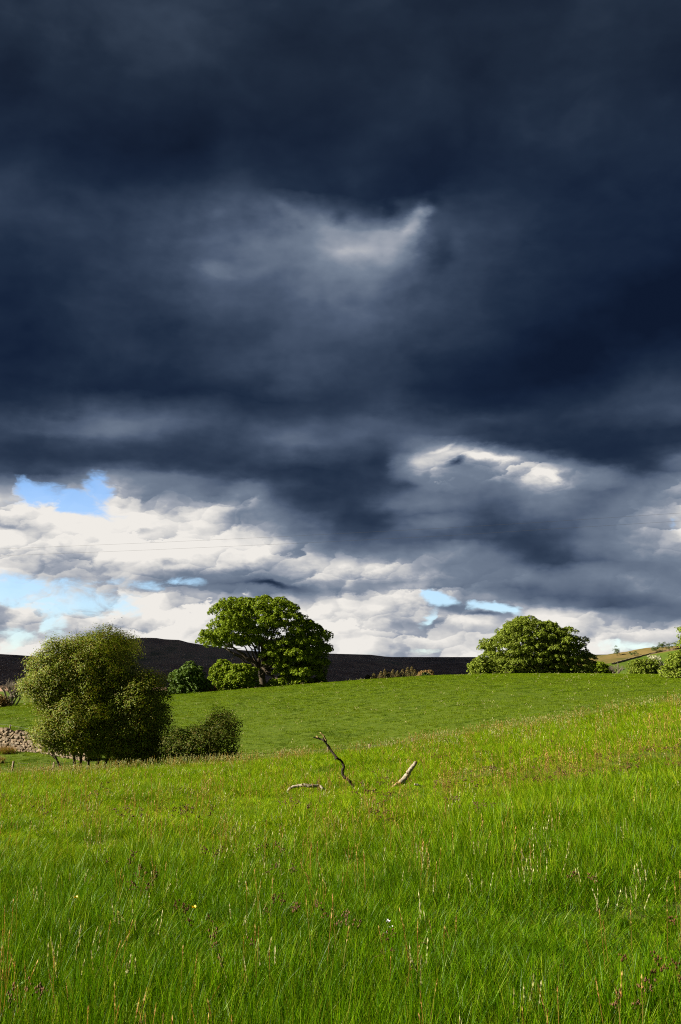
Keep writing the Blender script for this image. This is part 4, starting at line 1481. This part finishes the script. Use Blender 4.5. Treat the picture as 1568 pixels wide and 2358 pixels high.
m_straw2 = leaf_material('dry_rush', [(0.16, 0.09, 0.025), (0.24, 0.14, 0.04), (0.10, 0.07, 0.02), (0.30, 0.18, 0.06)], trans=0.25, rough=0.6)
tussock(9, 71, 1.7, .8, 'big brown rush tussock before the stone wall at the left edge', 600)
tussock(-1, 66.5, 1.3, .8, 'half seen brown tussock cut by the left edge, nearest the fence', 602)
tussock(286, 51.5, 1.4, .62, 'orange brown tussock beside a fence post left of the upright branch', 604)
tussock(62, 50.5, .7, .55, 'small tan tussock beside the second fence post from the left edge', 606)
tussock(252, 60, .5, .45, 'small dry tussock at the foot of the field right of the willow', 608)

# ------------------------------------------------------------------ dead wood in the meadow
m_deadgrey = bark_material('bleached_wood', (0.15, 0.13, 0.10), (0.30, 0.265, 0.21), 18.0, 0.8, 0.5)
m_deadyel = bark_material('stripped_wood', (0.17, 0.11, 0.045), (0.32, 0.23, 0.11), 20.0, 0.8, 0.5)
m_deaddark = bark_material('dark_bark', (0.008, 0.006, 0.005), (0.035, 0.026, 0.017), 26.0, 0.9, 0.6)


def zpx(zx, zy):
    """from the enlarged crop these pieces were measured on to picture points"""
    return 275 + zx / 8.96, 720 + zy / 8.96


def wood_path(pts, y, rad, seed, dy=0.0, sides=8, wob=0.1, sub=5, jit=0.12):
    r = np.random.default_rng(seed)
    P = []
    for i, (a, b) in enumerate(pts):
        P.append(at(*zpx(a, b), y + dy * i / max(len(pts) - 1, 1) + r.normal(0, .02)))
    P = np.array(P)
    k = np.linspace(0, len(P) - 1, (len(P) - 1) * sub + 1)
    Q = np.stack([np.interp(k, np.arange(len(P)), P[:, j]) for j in range(3)], -1)
    kern = np.array([1, 2, 3, 2, 1]) / 9
    Q2 = np.stack([np.convolve(np.pad(Q[:, j], 2, mode='edge'), kern, 'valid') for j in range(3)], -1)
    Q2[0], Q2[-1] = Q[0], Q[-1]
    R = np.interp(k, np.linspace(0, len(P) - 1, len(rad)), rad)
    R = R * (1 + r.normal(0, wob, len(R)))
    Q2[1:-1] += r.normal(0, jit, (len(Q2) - 2, 3)) * R[1:-1, None]
    return Q2, R


yb = on_ground(*zpx(715, 625))[1]
foot = stand(zpx(715, 625)[0], yb)
pts_main = [(718, 645), (712, 615), (690, 580), (662, 540), (630, 515), (608, 495), (602, 462), (620, 420), (600, 370), (550, 338), (510, 285), (470, 225), (450, 195), (420, 175), (385, 165), (342, 155)]
k = yb / FOC / 8.96
o = empty('dead_branch', foot, 'dark twisted dead branch standing upright in the meadow', 'branch', 'dead wood in the meadow')
Q, R = wood_path(pts_main, yb, [11 * k, 14 * k, 11 * k, 12 * k, 10 * k, 10 * k, 8 * k, 5 * k], 31, dy=.35)
T = Tubes(8).add(Q - foot, R, wob=.12)
T.add(Q[-16] - foot + np.array([[0, 0, 0], [-.02, 0, .03], [-.035, -.01, .07]]), [10 * k, 8 * k, 6 * k])
link('stem', T.mesh('stem'), m_deaddark, o)
Q2, R2 = wood_path([(462, 195), (450, 165), (436, 140), (402, 110)], yb + .3, [8 * k, 7 * k, 4 * k], 32)
link('fork', Tubes(7).add(Q2 - foot, R2, wob=.12).mesh('fork'), m_deadyel, o)
Q2, R2 = wood_path([(400, 168), (382, 155), (370, 143)], yb + .33, [7 * k, 6 * k], 33)
link('stub', Tubes(7).add(Q2 - foot, R2, wob=.1).mesh('stub'), m_deadyel, o)
Q2, R2 = wood_path([(560, 342), (548, 346), (540, 344)], yb + .15, [10 * k, 8 * k], 34)
link('knot', Tubes(7).add(Q2 - foot, R2).mesh('knot'), m_deaddark, o)
Q2, R2 = wood_path([(632, 515), (618, 522), (608, 512)], yb + .1, [9 * k, 6 * k], 35)
link('knot', Tubes(7).add(Q2 - foot, R2).mesh('knot'), m_deaddark, o)

# thick pale log leaning up out of the grass
yl = on_ground(*zpx(1060, 612))[1]
foot = stand(zpx(1060, 612)[0], yl)
k = yl / FOC / 8.96
o = empty('leaning_log', foot, 'thick pale grey log leaning up out of the grass to the right', 'log', 'dead wood in the meadow')
Q, R = wood_path([(1132, 560), (1160, 530), (1195, 478), (1228, 425), (1262, 380)], yl - .05, [25 * k, 24 * k, 22 * k, 20 * k, 18 * k, 15 * k], 41, wob=.05)
link('upper_log', Tubes(12).add(Q - foot, R, wob=.05).mesh('upper_log'), m_deadgrey, o)
Q, R = wood_path([(1020, 628), (1060, 600), (1100, 575), (1140, 552)], yl - .05, [11 * k, 14 * k, 17 * k, 21 * k], 42, wob=.05)
link('lower_log', Tubes(11).add(Q - foot, R, wob=.06).mesh('lower_log'), m_deadyel, o)
Q, R = wood_path([(1160, 550), (1164, 572), (1168, 590)], yl - .1, [9 * k, 7 * k, 5 * k], 43)
link('peg', Tubes(7).add(Q - foot, R).mesh('peg'), m_deadgrey, o)
Q, R = wood_path([(1190, 480), (1178, 470)], yl - .1, [8 * k, 4 * k], 44)
link('knot', Tubes(7).add(Q - foot, R).mesh('knot'), m_deadyel, o)
Q, R = wood_path([(1252, 392), (1262, 380), (1271, 373)], yl - .05, [14 * k, 13 * k, 9 * k], 45)
link('broken_end', Tubes(9).add(Q - foot, R, wob=.1).mesh('broken_end'), m_deadyel, o)

# crooked bough lying in the grass at the left
yq = on_ground(*zpx(300, 640))[1] - .55
foot = stand(zpx(290, 640)[0], yq)
k = yq / FOC / 8.96
o = empty('fallen_bough', foot, 'crooked pale bough lying low in the grass left of the upright branch', 'branch', 'dead wood in the meadow')
Q, R = wood_path([(112, 646), (130, 616), (160, 598), (210, 592), (250, 582), (300, 590), (345, 592), (395, 590), (425, 608), (448, 632), (462, 656)], yq, [9 * k, 12 * k, 14 * k, 15 * k, 14 * k, 14 * k, 10 * k], 51, wob=.09)
link('bough', Tubes(9).add(Q - foot, R, wob=.08).mesh('bough'), m_deadgrey, o)
Q, R = wood_path([(345, 590), (342, 577)], yq - .02, [8 * k, 6 * k], 52)
link('knot', Tubes(7).add(Q - foot, R).mesh('knot'), m_deadyel, o)
Q, R = wood_path([(246, 582), (243, 572)], yq - .02, [8 * k, 5 * k], 53)
link('knot', Tubes(7).add(Q - foot, R).mesh('knot'), m_deadyel, o)

# short pale piece, and a dark stub
yc = on_ground(*zpx(1285, 610))[1]
foot = stand(zpx(1285, 600)[0], yc)
k = yc / FOC / 8.96
Q, R = wood_path([(1248, 576), (1275, 582), (1300, 594), (1322, 600)], yc, [8 * k, 10 * k, 9 * k, 7 * k], 61)
tag(link('wood_chunk', Tubes(8).add(Q - foot, R, wob=.1).mesh('wood_chunk'), m_deadgrey, None, foot), 'short pale chunk of wood lying right of the leaning log', 'wood', 'dead wood in the meadow')
Q, R = wood_path([(870, 640), (885, 632), (905, 630)], yc + .1, [9 * k, 13 * k, 10 * k], 62)
foot = stand(zpx(887, 640)[0], yc + .1)
tag(link('wood_stub', Tubes(8).add(Q - foot, R, wob=.12).mesh('wood_stub'), m_deaddark, None, foot), 'dark little stub of wood between the upright branch and the log', 'wood', 'dead wood in the meadow')

# ------------------------------------------------------------------ a few flowers near the camera
m_yellow, n = new_mat('buttercup_petal')
finish(n, n.node('ShaderNodeBsdfPrincipled', None, Base_Color=(0.85, 0.62, 0.01, 1), Roughness=0.35).outputs[0])
m_lilac, n = new_mat('lilac_petal')
finish(n, n.node('ShaderNodeBsdfPrincipled', None, Base_Color=(0.78, 0.70, 0.86, 1), Roughness=0.5).outputs[0])
m_stem, n = new_mat('flower_stem')
finish(n, n.node('ShaderNodeBsdfPrincipled', None, Base_Color=(0.10, 0.16, 0.03, 1), Roughness=0.6).outputs[0])


def flower(name, px, py, y, s_, mat, petals, label, heads=1, seed=0):
    top = at(px, py, y)
    g = stand(px - 2, y)
    r = np.random.default_rng(seed)
    o = empty(name, g, label, 'flower')
    t = top - g
    link('stem', Tubes(5).add(bez((0, 0, -.02), (0, 0, t[2] * .6), t, 7), np.linspace(.0028, .0018, 7)).mesh('stem'), m_stem, o)
    for h_ in range(heads):
        c = t + (np.array([r.normal(0, .008), -.004, -.032 * h_]) if h_ else 0)
        for i in range(petals):
            a = 2 * math.pi * i / petals + h_
            e = np.array([math.cos(a), math.sin(a) * .8 - .35, .55])
            e /= np.linalg.norm(e)
            sd = np.cross(e, (0, -.4, 1))
            sd /= np.linalg.norm(sd)
            pts = np.array([c, c + e * s_ * .6 + sd * s_ * .45, c + e * s_ + sd * s_ * .25 + [0, 0, s_ * .2], c + e * s_ - sd * s_ * .25 + [0, 0, s_ * .2], c + e * s_ * .6 - sd * s_ * .45])
            link('petal', mesh_np('petal', pts, [0, 1, 2, 3, 4], [5]), mat, o)


flower('buttercup', 194, 908, 7.1, .017, m_yellow, 5, 'bright yellow buttercup left of centre near the bottom', seed=1)
flower('buttercup', 76, 898, 7.4, .014, m_yellow, 5, 'small yellow buttercup near the left edge', seed=2)
flower('cuckoo_flower', 388, 922, 6.9, .016, m_lilac, 4, 'pale lilac cuckoo flower in the grass right of centre', heads=3, seed=3)

# ------------------------------------------------------------------ overhead wires
m_cable, n = new_mat('cable')
finish(n, n.node('ShaderNodeBsdfPrincipled', None, Base_Color=(0.03, 0.03, 0.033, 1), Roughness=0.6).outputs[0])
for lb, pts in (('upper of the two thin overhead wires crossing the sky', [(-60, 551), (0, 549), (152, 542.7), (282, 536.6), (420, 529.4), (529, 523), (681, 513), (740, 508.5)]),
                ('lower of the two thin overhead wires crossing the sky', [(-60, 558), (0, 556), (152, 549.8), (304, 543), (450, 535.5), (558, 528.6), (681, 521.0), (740, 516.8)])):
    P = np.array([at(a, b, 92.0 - 0.02 * a) for a, b in pts])
    tag(link('overhead_wire', Tubes(5).add(P, .0055).mesh('overhead_wire'), m_cable), lb, 'wire', 'overhead wires')
